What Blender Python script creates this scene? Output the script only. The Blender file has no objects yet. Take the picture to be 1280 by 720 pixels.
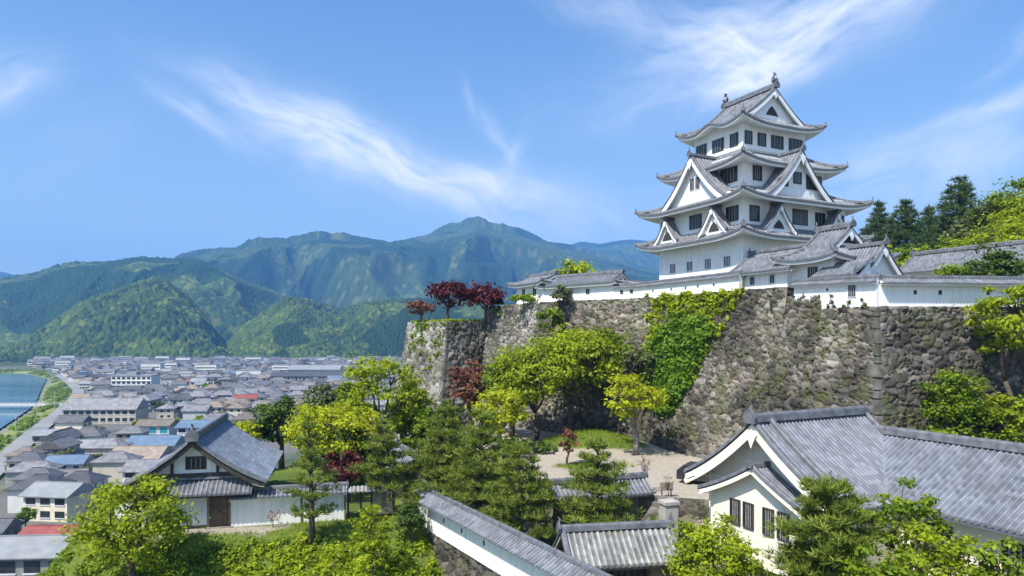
import bpy, math, random
import numpy as np
from mathutils import Vector, Matrix

R = math.radians
SC = bpy.context.scene
COL = SC.collection

# ------------------------------------------------------------------ camera
F_PX, CX, HY = 850.0, 640.0, 420.0          # focal length, centre and horizon in photo pixels (1280 wide)
cam_d = bpy.data.cameras.new('camera')
cam = bpy.data.objects.new('camera', cam_d); COL.objects.link(cam)
cam.location = (0, 0, 0); cam.rotation_euler = (R(90), 0, 0)
cam_d.sensor_width = 36.0
cam_d.lens = 36.0 * F_PX / 1280.0
cam_d.shift_y = (HY - 360.0) / 1280.0
cam_d.clip_start = 0.5; cam_d.clip_end = 30000
SC.camera = cam

# ------------------------------------------------------------------ light
SUN_TO = Vector((-0.39, -0.43, 0.815)).normalized()
sun_d = bpy.data.lights.new('sun', 'SUN'); sun_d.energy = 5.0; sun_d.angle = R(0.53); sun_d.color = (1.0, 0.95, 0.87)
sun = bpy.data.objects.new('sun', sun_d); COL.objects.link(sun)
sun.rotation_euler = SUN_TO.to_track_quat('Z', 'Y').to_euler()
SC.view_settings.view_transform = 'Standard'; SC.view_settings.look = 'None'
SC.view_settings.exposure = 0.62; SC.view_settings.gamma = 1.0; SC.view_settings.use_curve_mapping = False
try:
    SC.cycles.max_bounces = 6; SC.cycles.diffuse_bounces = 3; SC.cycles.glossy_bounces = 2
    SC.cycles.transmission_bounces = 3; SC.cycles.transparent_max_bounces = 6; SC.cycles.volume_bounces = 0
    SC.cycles.use_denoising = True; SC.cycles.caustics_reflective = False; SC.cycles.caustics_refractive = False
except Exception: pass

W = bpy.data.worlds.new('World'); SC.world = W; W.use_nodes = True
nt = W.node_tree; nt.nodes.clear()
def nd(tree, t, **kw):
    n = tree.nodes.new(t)
    for k, v in kw.items(): setattr(n, k, v)
    return n
def math_n(tree, op, a, b=None, c=None, clamp=False):
    n = tree.nodes.new('ShaderNodeMath'); n.operation = op; n.use_clamp = clamp
    for i, v in enumerate((a, b, c)):
        if v is None: continue
        if isinstance(v, (int, float)): n.inputs[i].default_value = v
        else: tree.links.new(v, n.inputs[i])
    return n.outputs[0]
def build_world():
    out = nd(nt, 'ShaderNodeOutputWorld'); bg = nd(nt, 'ShaderNodeBackground')
    sky = nd(nt, 'ShaderNodeTexSky'); sky.sky_type = 'NISHITA'; sky.sun_disc = False
    sky.sun_elevation = math.asin(SUN_TO.z); sky.sun_rotation = math.atan2(SUN_TO.x, SUN_TO.y)
    sky.altitude = 300; sky.air_density = 1.0; sky.dust_density = 2.2; sky.ozone_density = 2.2
    bg.inputs['Strength'].default_value = SKY_STRENGTH
    tc = nd(nt, 'ShaderNodeTexCoord'); sp = nd(nt, 'ShaderNodeSeparateXYZ')
    nt.links.new(tc.outputs['Generated'], sp.inputs[0])
    az = math_n(nt, 'ARCTAN2', sp.outputs[0], sp.outputs[1]); el = math_n(nt, 'ARCSINE', sp.outputs[2])
    cb = nd(nt, 'ShaderNodeCombineXYZ'); nt.links.new(az, cb.inputs[0]); nt.links.new(el, cb.inputs[1])
    # gentle swirl shared by all the cirrus
    wn = nd(nt, 'ShaderNodeTexNoise'); wn.inputs['Scale'].default_value = 5.0; wn.inputs['Detail'].default_value = 3
    nt.links.new(cb.outputs[0], wn.inputs['Vector'])
    ws = nd(nt, 'ShaderNodeVectorMath', operation='SUBTRACT'); nt.links.new(wn.outputs['Color'], ws.inputs[0]); ws.inputs[1].default_value = (.5, .5, .5)
    wm = nd(nt, 'ShaderNodeVectorMath', operation='SCALE'); nt.links.new(ws.outputs[0], wm.inputs[0]); wm.inputs['Scale'].default_value = 0.10
    wa = nd(nt, 'ShaderNodeVectorMath', operation='ADD'); nt.links.new(cb.outputs[0], wa.inputs[0]); nt.links.new(wm.outputs[0], wa.inputs[1])
    total = None
    for i, (px, py, rot, lx, ly, amp, st) in enumerate(CLOUDS):
        dx, dz = (px - CX) / F_PX, (HY - py) / F_PX
        a0 = math.atan2(dx, 1); e0 = math.asin(dz / math.sqrt(dx * dx + 1 + dz * dz))
        s = nd(nt, 'ShaderNodeVectorMath', operation='SUBTRACT'); nt.links.new(wa.outputs[0], s.inputs[0]); s.inputs[1].default_value = (a0, e0, 0)
        r = nd(nt, 'ShaderNodeVectorRotate'); r.rotation_type = 'Z_AXIS'; nt.links.new(s.outputs[0], r.inputs['Vector']); r.inputs['Angle'].default_value = R(-rot)
        q = nd(nt, 'ShaderNodeVectorMath', operation='MULTIPLY'); nt.links.new(r.outputs[0], q.inputs[0]); q.inputs[1].default_value = (F_PX / lx, F_PX / (ly * 1.2), 0)
        ln = nd(nt, 'ShaderNodeVectorMath', operation='DOT_PRODUCT'); nt.links.new(q.outputs[0], ln.inputs[0]); nt.links.new(q.outputs[0], ln.inputs[1])
        g = math_n(nt, 'EXPONENT', math_n(nt, 'MULTIPLY', ln.outputs['Value'], -1.0))
        nv = nd(nt, 'ShaderNodeVectorMath', operation='MULTIPLY'); nt.links.new(r.outputs[0], nv.inputs[0]); nv.inputs[1].default_value = (6.0, 5.2 * st, 0)
        of = nd(nt, 'ShaderNodeVectorMath', operation='ADD'); nt.links.new(nv.outputs[0], of.inputs[0]); of.inputs[1].default_value = (i * 3.7, i * 1.9, 0)
        no = nd(nt, 'ShaderNodeTexNoise'); no.inputs['Scale'].default_value = 1.6; no.inputs['Detail'].default_value = 10; no.inputs['Roughness'].default_value = 0.63; no.inputs['Distortion'].default_value = 0.5
        nt.links.new(of.outputs[0], no.inputs['Vector'])
        mr = nd(nt, 'ShaderNodeMapRange'); mr.inputs['From Min'].default_value = 0.29; mr.inputs['From Max'].default_value = 0.75
        nt.links.new(no.outputs['Fac'], mr.inputs['Value'])
        c = math_n(nt, 'MULTIPLY', math_n(nt, 'MULTIPLY', g, mr.outputs[0]), amp)
        total = c if total is None else math_n(nt, 'ADD', total, c)
    den = math_n(nt, 'MINIMUM', math_n(nt, 'MULTIPLY', total, 0.9), 0.85)
    mx = nd(nt, 'ShaderNodeMix', data_type='RGBA'); nt.links.new(den, mx.inputs['Factor'])
    hs = nd(nt, 'ShaderNodeMix', data_type='RGBA', blend_type='MULTIPLY'); hs.inputs['Factor'].default_value = 1.0
    sat = nd(nt, 'ShaderNodeHueSaturation'); sat.inputs['Saturation'].default_value = SKY_SAT; nt.links.new(sky.outputs[0], sat.inputs['Color'])
    nt.links.new(sat.outputs[0], hs.inputs['A']); hs.inputs['B'].default_value = SKY_TINT
    # paler air towards the horizon
    hf = math_n(nt, 'MULTIPLY', math_n(nt, 'EXPONENT', math_n(nt, 'MULTIPLY', math_n(nt, 'MAXIMUM', el, 0.0), -4.5)), 0.82)
    hm = nd(nt, 'ShaderNodeMix', data_type='RGBA'); nt.links.new(hf, hm.inputs['Factor']); nt.links.new(hs.outputs['Result'], hm.inputs['A']); hm.inputs['B'].default_value = (4.9, 5.4, 5.75, 1)
    nt.links.new(hm.outputs['Result'], mx.inputs['A']); mx.inputs['B'].default_value = (CLOUD_V, CLOUD_V * 1.01, CLOUD_V * 1.03, 1)
    nt.links.new(mx.outputs['Result'], bg.inputs['Color']); nt.links.new(bg.outputs[0], out.inputs['Surface'])
SKY_STRENGTH = 0.126
SKY_TINT = (0.80, 1.02, 1.10, 1)
SKY_SAT = 1.32
CLOUD_V = 6.9
#          px   py  rot(deg, + = up to the right) len  width amp  stretch
CLOUDS = [(395, 178, -20, 110, 26, 1.15, 4), (480, 205, -24, 130, 22, 1.0, 5), (600, 245, -16, 120, 22, .8, 4), (258, 158, -28, 45, 9, .75, 4),
          (700, 262, -12, 150, 30, .55, 3), (622, 165, -50, 48, 9, .6, 3), (583, 118, -78, 22, 5, .45, 3), (640, 205, 60, 40, 9, .5, 3),
          (10, 88, 14, 40, 17, 1.1, 2.5), (1030, 22, 14, 210, 34, 1.0, 4), (930, 52, -8, 100, 34, .9, 3.5), (930, 92, 28, 80, 15, .7, 3.5), (780, 14, -14, 110, 18, .45, 3),
          (1245, 140, 16, 62, 12, .8, 4), (1275, 62, 28, 40, 7, .6, 4), (1130, 222, 4, 130, 30, .95, 2.5), (110, 175, 30, 60, 20, .12, 3)]
build_world()

# ------------------------------------------------------------------ helpers
def P(x, y, D): return Vector(((x - CX) / F_PX * D, D, (HY - y) / F_PX * D))
def XY(x, D): return ((x - CX) / F_PX * D, D)
def ZZ(y, D): return (HY - y) / F_PX * D

class MB:
    def __init__(s): s.v = []; s.f = []; s.m = []; s.t = []; s.c = []
    def add(s, V, F, mi=0, tuv=None, col=None):
        o = len(s.v); s.v.extend([tuple(map(float, p)) for p in V])
        s.f.extend([tuple(i + o for i in f) for f in F]); s.m.extend([mi] * len(F))
        s.t.extend(tuv if tuv is not None else [(0, 0, 0)] * len(V))
        s.c.extend(col if col is not None else [(1, 1, 1, 1)] * len(V))
    def box(s, x0, x1, y0, y1, z0, z1, mi=0):
        V = [(x, y, z) for z in (z0, z1) for y in (y0, y1) for x in (x0, x1)]
        s.add(V, [(0, 2, 3, 1), (4, 5, 7, 6), (0, 1, 5, 4), (2, 6, 7, 3), (0, 4, 6, 2), (1, 3, 7, 5)], mi)
    def obox(s, c, ex, ey, ez, mi=0, top=1.0):
        c, ex, ey, ez = Vector(c), Vector(ex), Vector(ey), Vector(ez)
        V = [c + ex * i * (top if k > 0 else 1) + ey * j * (top if k > 0 else 1) + ez * k for k in (-1, 1) for j in (-1, 1) for i in (-1, 1)]
        s.add(V, [(0, 2, 3, 1), (4, 5, 7, 6), (0, 1, 5, 4), (2, 6, 7, 3), (0, 4, 6, 2), (1, 3, 7, 5)], mi)
    def tube(s, path, radii, seg=6, mi=0, cap=True):
        path = [Vector(p) for p in path]; n = len(path); V = []; F = []
        if isinstance(radii, (int, float)): radii = [radii] * n
        for i, p in enumerate(path):
            t = (path[min(i + 1, n - 1)] - path[max(i - 1, 0)]).normalized()
            a = t.cross(Vector((0, 0, 1)) if abs(t.z) < .9 else Vector((1, 0, 0))).normalized(); b = t.cross(a)
            for k in range(seg):
                w = 2 * math.pi * k / seg; V.append(p + (a * math.cos(w) + b * math.sin(w)) * radii[i])
        for i in range(n - 1):
            for k in range(seg):
                k2 = (k + 1) % seg; F.append((i * seg + k, i * seg + k2, (i + 1) * seg + k2, (i + 1) * seg + k))
        if cap: F.append(tuple(range(seg))[::-1]); F.append(tuple((n - 1) * seg + k for k in range(seg)))
        s.add(V, F, mi)
    def sweep(s, path, prof, mi=0, flat=None):
        """closed profile [(side, up)] swept along a path, its up kept vertical"""
        path = [Vector(p) for p in path]; n = len(path); m = len(prof); V = []; F = []
        for i, p in enumerate(path):
            t = path[min(i + 1, n - 1)] - path[max(i - 1, 0)]
            sd = flat if flat is not None else Vector((t.y, -t.x, 0)).normalized()
            for a, b in prof: V.append(p + sd * a + Vector((0, 0, b)))
        for i in range(n - 1):
            for k in range(m):
                k2 = (k + 1) % m; F.append((i * m + k, i * m + k2, (i + 1) * m + k2, (i + 1) * m + k))
        F.append(tuple(range(m))[::-1]); F.append(tuple((n - 1) * m + k for k in range(m)))
        s.add(V, F, mi)
    def prism(s, poly, dirv, mi=0):
        n = len(poly); d = Vector(dirv); V = [Vector(p) for p in poly] + [Vector(p) + d for p in poly]
        F = [tuple(range(n))[::-1], tuple(range(n, 2 * n))] + [(i, (i + 1) % n, n + (i + 1) % n, n + i) for i in range(n)]
        s.add(V, F, mi)
    def grid(s, G, mi=0, T=None, C=None):
        """G: (nu, nv, 3) array"""
        nu, nv = G.shape[:2]; idx = np.arange(nu * nv).reshape(nu, nv)
        F = np.stack([idx[:-1, :-1], idx[1:, :-1], idx[1:, 1:], idx[:-1, 1:]], -1).reshape(-1, 4)
        s.add(G.reshape(-1, 3), [tuple(q) for q in F.tolist()], mi, None if T is None else [tuple(q) for q in T.reshape(-1, 3).tolist()],
              None if C is None else [tuple(q) for q in C.reshape(-1, 4).tolist()])
    def mesh(s, name, mats, smooth=False):
        me = bpy.data.meshes.new(name); me.from_pydata(s.v, [], s.f)
        for m in (mats if isinstance(mats, (list, tuple)) else [mats]): me.materials.append(m)
        me.polygons.foreach_set('material_index', s.m)
        if smooth: me.polygons.foreach_set('use_smooth', [True] * len(s.f))
        if len(s.t) and np.any(np.array(s.t)):
            a = me.attributes.new('tuv', 'FLOAT_VECTOR', 'POINT'); a.data.foreach_set('vector', np.array(s.t, 'f').ravel())
        if len(s.c) and np.any(np.array(s.c) != 1):
            a = me.color_attributes.new('Col', 'FLOAT_COLOR', 'POINT'); a.data.foreach_set('color', np.array(s.c, 'f').ravel())
        me.update(); return me
    def build(s, name, mats, parent=None, smooth=False, label=None):
        o = bpy.data.objects.new(name, s.mesh(name, mats, smooth)); COL.objects.link(o)
        if parent is not None: o.parent = parent
        if label: o['label'] = label
        return o

def np_mesh(name, V, F, mat, vcol=None, fcol=None, smooth=False):
    """fast mesh from arrays; F (n,k) all same size"""
    me = bpy.data.meshes.new(name); n, k = F.shape
    me.vertices.add(len(V)); me.vertices.foreach_set('co', V.astype('f').ravel())
    me.loops.add(n * k); me.loops.foreach_set('vertex_index', F.astype('i').ravel())
    me.polygons.add(n); me.polygons.foreach_set('loop_start', np.arange(0, n * k, k, dtype='i'))
    if smooth: me.polygons.foreach_set('use_smooth', np.ones(n, bool))
    for m in (mat if isinstance(mat, (list, tuple)) else [mat]): me.materials.append(m)
    me.update(calc_edges=True)
    if vcol is not None:
        a = me.color_attributes.new('Col', 'FLOAT_COLOR', 'POINT'); a.data.foreach_set('color', vcol.astype('f').ravel())
    if fcol is not None:
        a = me.attributes.new('tone', 'FLOAT', 'FACE'); a.data.foreach_set('value', fcol.astype('f').ravel())
    return me
def link(name, me, parent=None, label=None):
    o = bpy.data.objects.new(name, me); COL.objects.link(o)
    if parent is not None: o.parent = parent
    if label: o['label'] = label
    return o
def tag(o, label, cat, group=None, kind=None):
    o['label'] = label; o['category'] = cat
    if group: o['group'] = group
    if kind: o['kind'] = kind
    return o
def thing(name, label, cat, loc=(0, 0, 0), rz=0.0, group=None):
    o = bpy.data.objects.new(name, None); COL.objects.link(o); o.location = loc; o.rotation_euler = (0, 0, rz)
    o.empty_display_size = .3
    return tag(o, label, cat, group)
def copy_tree(o, parent=None):
    c = o.copy(); COL.objects.link(c)
    if parent is not None: c.parent = parent
    for ch in o.children: copy_tree(ch, c)
    return c

# ------------------------------------------------------------------ value noise / cells (numpy)
def _h(ix, iy, seed):
    n = (ix.astype(np.int64) * 374761393 + iy.astype(np.int64) * 668265263 + seed * 1274126177) & 0xffffffff
    n = ((n ^ (n >> 13)) * 1274126177) & 0xffffffff
    return ((n ^ (n >> 16)) & 0xffffff) / float(0xffffff)
def vnoise(x, y, seed=0):
    ix, iy = np.floor(x), np.floor(y); fx, fy = x - ix, y - iy
    fx = fx * fx * (3 - 2 * fx); fy = fy * fy * (3 - 2 * fy)
    a = _h(ix, iy, seed); b = _h(ix + 1, iy, seed); c = _h(ix, iy + 1, seed); d = _h(ix + 1, iy + 1, seed)
    return (a * (1 - fx) + b * fx) * (1 - fy) + (c * (1 - fx) + d * fx) * fy
def fbm(x, y, seed=0, oct=4, g=.5):
    s = 0; a = 1; t = 0
    for i in range(oct): s = s + a * vnoise(x * 2 ** i, y * 2 ** i, seed + i * 7); t += a; a *= g
    return s / t
def cells(x, y, seed=0, jit=.9):
    """F1, F2, id hash and offset to the nearest cell point"""
    ix, iy = np.floor(x), np.floor(y); f1 = np.full(x.shape, 9.0); f2 = f1.copy(); idx = np.zeros(x.shape); ox = np.zeros(x.shape); oy = np.zeros(x.shape)
    for a in (-1, 0, 1):
        for b in (-1, 0, 1):
            cx, cy = ix + a, iy + b
            px = cx + .5 + jit * (_h(cx, cy, seed) - .5); py = cy + .5 + jit * (_h(cx, cy, seed + 91) - .5)
            d = np.hypot(px - x, py - y); hid = _h(cx, cy, seed + 177)
            near = d < f1
            f2 = np.where(near, f1, np.minimum(f2, d)); f1 = np.where(near, d, f1)
            idx = np.where(near, hid, idx); ox = np.where(near, x - px, ox); oy = np.where(near, y - py, oy)
    return f1, f2, idx, ox, oy
def sstep(a, b, x):
    t = np.clip((x - a) / (b - a), 0, 1); return t * t * (3 - 2 * t)

# ------------------------------------------------------------------ materials
def new_mat(name):
    m = bpy.data.materials.new(name); m.use_nodes = True; t = m.node_tree; b = t.nodes['Principled BSDF']; return m, t, b
def noise(t, scale, detail=4, vec=None, rough=.55, coord='Object'):
    n = t.nodes.new('ShaderNodeTexNoise'); n.inputs['Scale'].default_value = scale; n.inputs['Detail'].default_value = detail; n.inputs['Roughness'].default_value = rough
    if vec is None:
        tc = t.nodes.new('ShaderNodeTexCoord'); vec = tc.outputs[coord]
    t.links.new(vec, n.inputs['Vector']); return n.outputs['Fac']
def ramp(t, fac, stops):
    r = t.nodes.new('ShaderNodeValToRGB'); e = r.color_ramp.elements
    while len(e) < len(stops): e.new(.5)
    for k, (p, c) in zip(e, stops): k.position = p; k.color = (*c, 1)
    t.links.new(fac, r.inputs[0]); return r.outputs[0]
def mixc(t, fac, a, b, mode='MIX'):
    m = t.nodes.new('ShaderNodeMix'); m.data_type = 'RGBA'; m.blend_type = mode
    for s, v in (('Factor', fac), ('A', a), ('B', b)):
        i = m.inputs[s] if s != 'Factor' else m.inputs[0]
        if isinstance(v, (int, float)): i.default_value = v
        elif isinstance(v, tuple): i.default_value = (*v, 1) if len(v) == 3 else v
        else: t.links.new(v, i)
    return m.outputs['Result']
def bump(t, b, h, s=.4, d=.05):
    n = t.nodes.new('ShaderNodeBump'); n.inputs['Strength'].default_value = s; n.inputs['Distance'].default_value = d
    t.links.new(h, n.inputs['Height']); t.links.new(n.outputs[0], b.inputs['Normal'])
def noisy(name, c1, c2, scale=1.5, rough=.8, spec=.3, bscale=None, bs=.3, bd=.03, detail=5, c3=None, s3=.2, metallic=0):
    m, t, b = new_mat(name)
    col = ramp(t, noise(t, scale, detail), [(.32, c1), (.68, c2)])
    if c3: col = mixc(t, ramp(t, noise(t, s3, 5), [(.5, (0, 0, 0)), (.68, (1, 1, 1))]), col, c3)
    t.links.new(col, b.inputs['Base Color']); b.inputs['Roughness'].default_value = rough; b.inputs['Specular IOR Level'].default_value = spec
    b.inputs['Metallic'].default_value = metallic
    if bscale: bump(t, b, noise(t, bscale, 4), bs, bd)
    return m
def tile_mat(name, c1, c2, rib=None, rough=.5, moss=None):
    m, t, b = new_mat(name)
    at = t.nodes.new('ShaderNodeAttribute'); at.attribute_name = 'tuv'
    fl = nd(t, 'ShaderNodeVectorMath', operation='FLOOR'); t.links.new(at.outputs['Vector'], fl.inputs[0])
    sx = nd(t, 'ShaderNodeSeparateXYZ'); t.links.new(at.outputs['Vector'], sx.inputs[0])
    wn = nd(t, 'ShaderNodeTexWhiteNoise', noise_dimensions='2D'); t.links.new(fl.outputs[0], wn.inputs['Vector'])
    f = math_n(t, 'ADD', math_n(t, 'MULTIPLY', wn.outputs['Value'], .55), math_n(t, 'MULTIPLY', noise(t, .5, 6), .6))
    col = ramp(t, f, [(.25, c1), (.85, c2)])
    if rib:
        rc = ramp(t, f, [(.2, tuple(q * .62 for q in rib)), (.9, tuple(q * 1.22 for q in rib))]); col = mixc(t, sx.outputs[2], col, rc)
    col = mixc(t, ramp(t, noise(t, .35, 7, rough=.7), [(.5, (0, 0, 0)), (.72, (.55, .55, .55))]), col, (.115, .115, .105))
    if moss: col = mixc(t, ramp(t, noise(t, .9, 7, rough=.7), [(.52, (0, 0, 0)), (.7, (.8, .8, .8))]), col, moss)
    t.links.new(col, b.inputs['Base Color'])
    rr = t.nodes.new('ShaderNodeMapRange'); t.links.new(wn.outputs['Value'], rr.inputs[0]); rr.inputs[3].default_value = rough - .1; rr.inputs[4].default_value = rough + .12
    t.links.new(rr.outputs[0], b.inputs['Roughness']); b.inputs['Specular IOR Level'].default_value = .5
    fr = math_n(t, 'FRACT', sx.outputs[1])
    bump(t, b, math_n(t, 'SUBTRACT', 1.0, fr), .8, .035)
    return m
def leaf_mat(name, c1, c2, trans=.35, c3=None):
    m = bpy.data.materials.new(name); m.use_nodes = True; t = m.node_tree; t.nodes.clear()
    out = t.nodes.new('ShaderNodeOutputMaterial'); at = t.nodes.new('ShaderNodeAttribute'); at.attribute_name = 'tone'
    st = [(0, c1), (1, c2)] if not c3 else [(0, c1), (.6, c2), (1, c3)]
    col = ramp(t, at.outputs['Fac'], st)
    d = t.nodes.new('ShaderNodeBsdfPrincipled'); tr = t.nodes.new('ShaderNodeBsdfTranslucent'); mx = t.nodes.new('ShaderNodeMixShader')
    d.inputs['Roughness'].default_value = .55; d.inputs['Specular IOR Level'].default_value = .25
    t.links.new(col, d.inputs['Base Color'])
    tcol = mixc(t, 1.0, col, (1.5, 1.35, .55, 1), 'MULTIPLY'); t.links.new(tcol, tr.inputs['Color'])
    mx.inputs[0].default_value = trans; t.links.new(d.outputs[0], mx.inputs[1]); t.links.new(tr.outputs[0], mx.inputs[2]); t.links.new(mx.outputs[0], out.inputs[0])
    return m
def vcol_mat(name, rough=.9, bscale=6, bs=.5, bd=.05, moss=None, mossr=(.55, .7), mscale=.5, spec=.2):
    m, t, b = new_mat(name)
    at = t.nodes.new('ShaderNodeAttribute'); at.attribute_name = 'Col'; col = at.outputs['Color']
    fine = ramp(t, noise(t, bscale * 1.3, 6, rough=.65), [(.25, (.62, .62, .62)), (.8, (1.25, 1.25, 1.25))])
    col = mixc(t, 1.0, col, fine, 'MULTIPLY')
    if moss: col = mixc(t, ramp(t, noise(t, mscale, 8, rough=.68), [(mossr[0], (0, 0, 0)), (mossr[1], (.85, .85, .85))]), col, moss)
    t.links.new(col, b.inputs['Base Color']); b.inputs['Roughness'].default_value = rough; b.inputs['Specular IOR Level'].default_value = spec
    if bscale: bump(t, b, noise(t, bscale, 5), bs, bd)
    return m

M = {}
def plaster(name, c1, c2, stain, amt=.5):
    m, t, b = new_mat(name)
    col = ramp(t, noise(t, 1.2, 5), [(.3, c1), (.7, c2)])
    tc = t.nodes.new('ShaderNodeTexCoord'); mp = t.nodes.new('ShaderNodeMapping'); mp.inputs['Scale'].default_value = (3.2, 3.2, .22); t.links.new(tc.outputs['Object'], mp.inputs[0])
    st = math_n(t, 'MULTIPLY', ramp(t, noise(t, 1.0, 6, mp.outputs[0], .65), [(.48, (0, 0, 0)), (.74, (1, 1, 1))]), ramp(t, noise(t, .3, 4), [(.35, (.15, .15, .15)), (.7, (1, 1, 1))]))
    col = mixc(t, math_n(t, 'MULTIPLY', st, amt), col, stain)
    t.links.new(col, b.inputs['Base Color']); b.inputs['Roughness'].default_value = .87; b.inputs['Specular IOR Level'].default_value = .2
    bump(t, b, noise(t, 4, 5), .15, .02); return m
M['plaster'] = plaster('white_plaster', (.78, .78, .77), (.86, .86, .85), (.50, .49, .46), .55)
M['plaster_stained'] = plaster('stained_plaster', (.76, .75, .73), (.85, .85, .83), (.42, .40, .36), .8)
M['cream'] = plaster('cream_plaster', (.77, .71, .57), (.83, .78, .66), (.50, .44, .33), .5)
M['tile'] = tile_mat('roof_tile', (.07, .073, .082), (.15, .153, .165), rib=(.215, .225, .25), rough=.46)
M['tile_blue'] = tile_mat('blue_grey_roof_tile', (.115, .14, .185), (.19, .225, .285), rough=.5)
M['tile_old'] = tile_mat('old_roof_tile', (.07, .07, .065), (.17, .165, .155), rib=(.33, .33, .315), rough=.6, moss=(.10, .09, .045))
M['tile_hall'] = tile_mat('hall_roof_tile', (.085, .09, .11), (.16, .17, .20), rib=(.21, .22, .252), rough=.54)  # lighter ribs over darker pans put the rib highlights into the colour
M['ridge'] = noisy('ridge_tile', (.075, .08, .09), (.17, .175, .19), 2.5, .55, .45, 6, .3, .03)
M['dark'] = noisy('dark_timber', (.035, .03, .027), (.07, .06, .05), 4, .7, .3)
M['wood'] = noisy('brown_timber', (.10, .065, .04), (.19, .13, .085), 3, .75, .25, 20, .3, .01)
M['wood_grey'] = noisy('weathered_timber', (.17, .15, .12), (.30, .265, .215), 2, .85, .2, 15, .3, .01)
M['glass'] = noisy('window_glass', (.015, .018, .022), (.035, .04, .046), .7, .18, .5)
M['shutter'] = noisy('white_shutter', (.55, .56, .58), (.66, .67, .69), 3, .8, .2)
M['stone'] = vcol_mat('rubble_stone', .92, 5, .6, .05, (.085, .095, .03), (.51, .66), .45)
M['stone_shaded'] = vcol_mat('shaded_rubble_stone', .92, 5, .6, .05, (.075, .09, .03), (.50, .66), .5)
M['quoin'] = noisy('corner_stone', (.045, .043, .037), (.15, .142, .125), 1.2, .92, .2, 5, .7, .06, c3=(.055, .06, .03), s3=.9)
M['bark'] = noisy('bark', (.055, .042, .032), (.13, .105, .082), 5, .92, .15, 14, .6, .03)
M['bark_grey'] = noisy('grey_bark', (.13, .115, .10), (.25, .23, .20), 5, .92, .15, 14, .5, .03)
M['leaf_green'] = leaf_mat('leaf_green', (.055, .10, .006), (.165, .245, .011), .40, (.29, .36, .02))
M['leaf_lime'] = leaf_mat('leaf_lime', (.11, .16, .005), (.28, .355, .011), .42, (.42, .48, .022))
M['leaf_yellow'] = leaf_mat('leaf_yellow', (.16, .20, .006), (.37, .42, .012), .42, (.52, .54, .03))
M['leaf_dark'] = leaf_mat('leaf_dark', (.025, .05, .008), (.07, .12, .014), .28, (.14, .20, .022))
M['leaf_olive'] = leaf_mat('leaf_olive', (.055, .075, .025), (.12, .15, .045), .3, (.19, .22, .07))
M['leaf_red'] = leaf_mat('leaf_red', (.036, .008, .012), (.092, .016, .020), .3, (.155, .035, .03))
M['leaf_rust'] = leaf_mat('leaf_rust', (.09, .035, .025), (.21, .085, .05), .35, (.27, .15, .07))
M['needle'] = leaf_mat('pine_needle', (.052, .09, .012), (.165, .22, .028), .28, (.38, .40, .075))
M['needle_dark'] = leaf_mat('cedar_needle', (.03, .06, .02), (.075, .125, .036), .25, (.14, .18, .055))
M['blossom'] = leaf_mat('dry_twig_tip', (.18, .12, .10), (.34, .24, .20), .25, (.42, .34, .29))
# ------------------------------------------------------------------ tiled roofs
def tile_slope(mb, p0, a, n, L, B, prof, bmax=None, b0=None, lift=None, pitch=.30, rh=.10, nb=8, mi=0, u0=0.0, u1=None):
    """ribbed tile sheet. p0 eave corner, a along the eave, n inward; z = p0.z + prof(b) + lift(u,b) + rib"""
    u1 = L if u1 is None else u1
    nr = max(1, round((u1 - u0) / pitch)); pt = (u1 - u0) / nr
    fr = [0.0, .10, .25, .40, .50, .75]; hh = [0.0, .75, 1.0, .75, 0.0, -.15]; rb = [.4, 1, 1, 1, .4, 0]
    us, hs, rs = [], [], []
    for i in range(nr):
        for f, h, r in zip(fr, hh, rb): us.append(u0 + (i + f) * pt); hs.append(h * rh); rs.append(r)
    us.append(u1); hs.append(0); rs.append(.4)
    us = np.array(us); hs = np.array(hs); rs = np.array(rs)
    B1 = np.array([bmax(u) if bmax else B for u in us]); B0 = np.array([b0(u) if b0 else 0.0 for u in us]); B1 = np.maximum(B1, B0 + .01)
    t = np.linspace(0, 1, nb + 1)
    b = B0[:, None] + (B1 - B0)[:, None] * t[None, :]
    U = np.repeat(us[:, None], nb + 1, 1)
    z = p0[2] + prof(b) + hs[:, None]
    if lift: z = z + lift(U, b)
    G = np.stack([p0[0] + a[0] * U + n[0] * b, p0[1] + a[1] * U + n[1] * b, z], -1)
    T = np.stack([U / pt + .02, b / .27 + .01, np.repeat(rs[:, None], nb + 1, 1)], -1)
    if a[0] * n[1] - a[1] * n[0] < 0: G = G[::-1]; T = T[::-1]
    mb.grid(G, mi, T)
    # round end caps of the cover tiles along the eave
    if B0.max() < .01 or u0 == 0.0:
        for i in range(nr):
            u = u0 + (i + .25) * pt
            if (b0 and b0(u) > .01): continue
            zc = p0[2] + float(prof(np.array(0.0))) + (float(lift(np.array(u), np.array(0.0))) if lift else 0) + rh * .15
            c = Vector((p0[0] + a[0] * u, p0[1] + a[1] * u, zc)); n3 = Vector((n[0], n[1], 0)); a3 = Vector((a[0], a[1], 0)); r = pt * .24
            V = [c + (a3 * math.cos(w) + Vector((0, 0, 1)) * math.sin(w)) * r + n3 * o for o in (-.05, .10) for w in np.linspace(0, 2 * math.pi, 7)[:-1]]
            mb.add(V, [tuple(range(6))] + [(k, (k + 1) % 6, 6 + (k + 1) % 6, 6 + k) for k in range(6)], mi, [(i + .3, .2, .8)] * 12)
def curve_prof(rise, B, c=.3):
    return lambda b: rise * ((1 - c) * (b / B) + c * (b / B) ** 2)
RIDGE_PROF = lambda w, h: [(-w, 0), (-w * .8, h * .75), (-w * .45, h), (w * .45, h), (w * .8, h * .75), (w, 0)]
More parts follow.
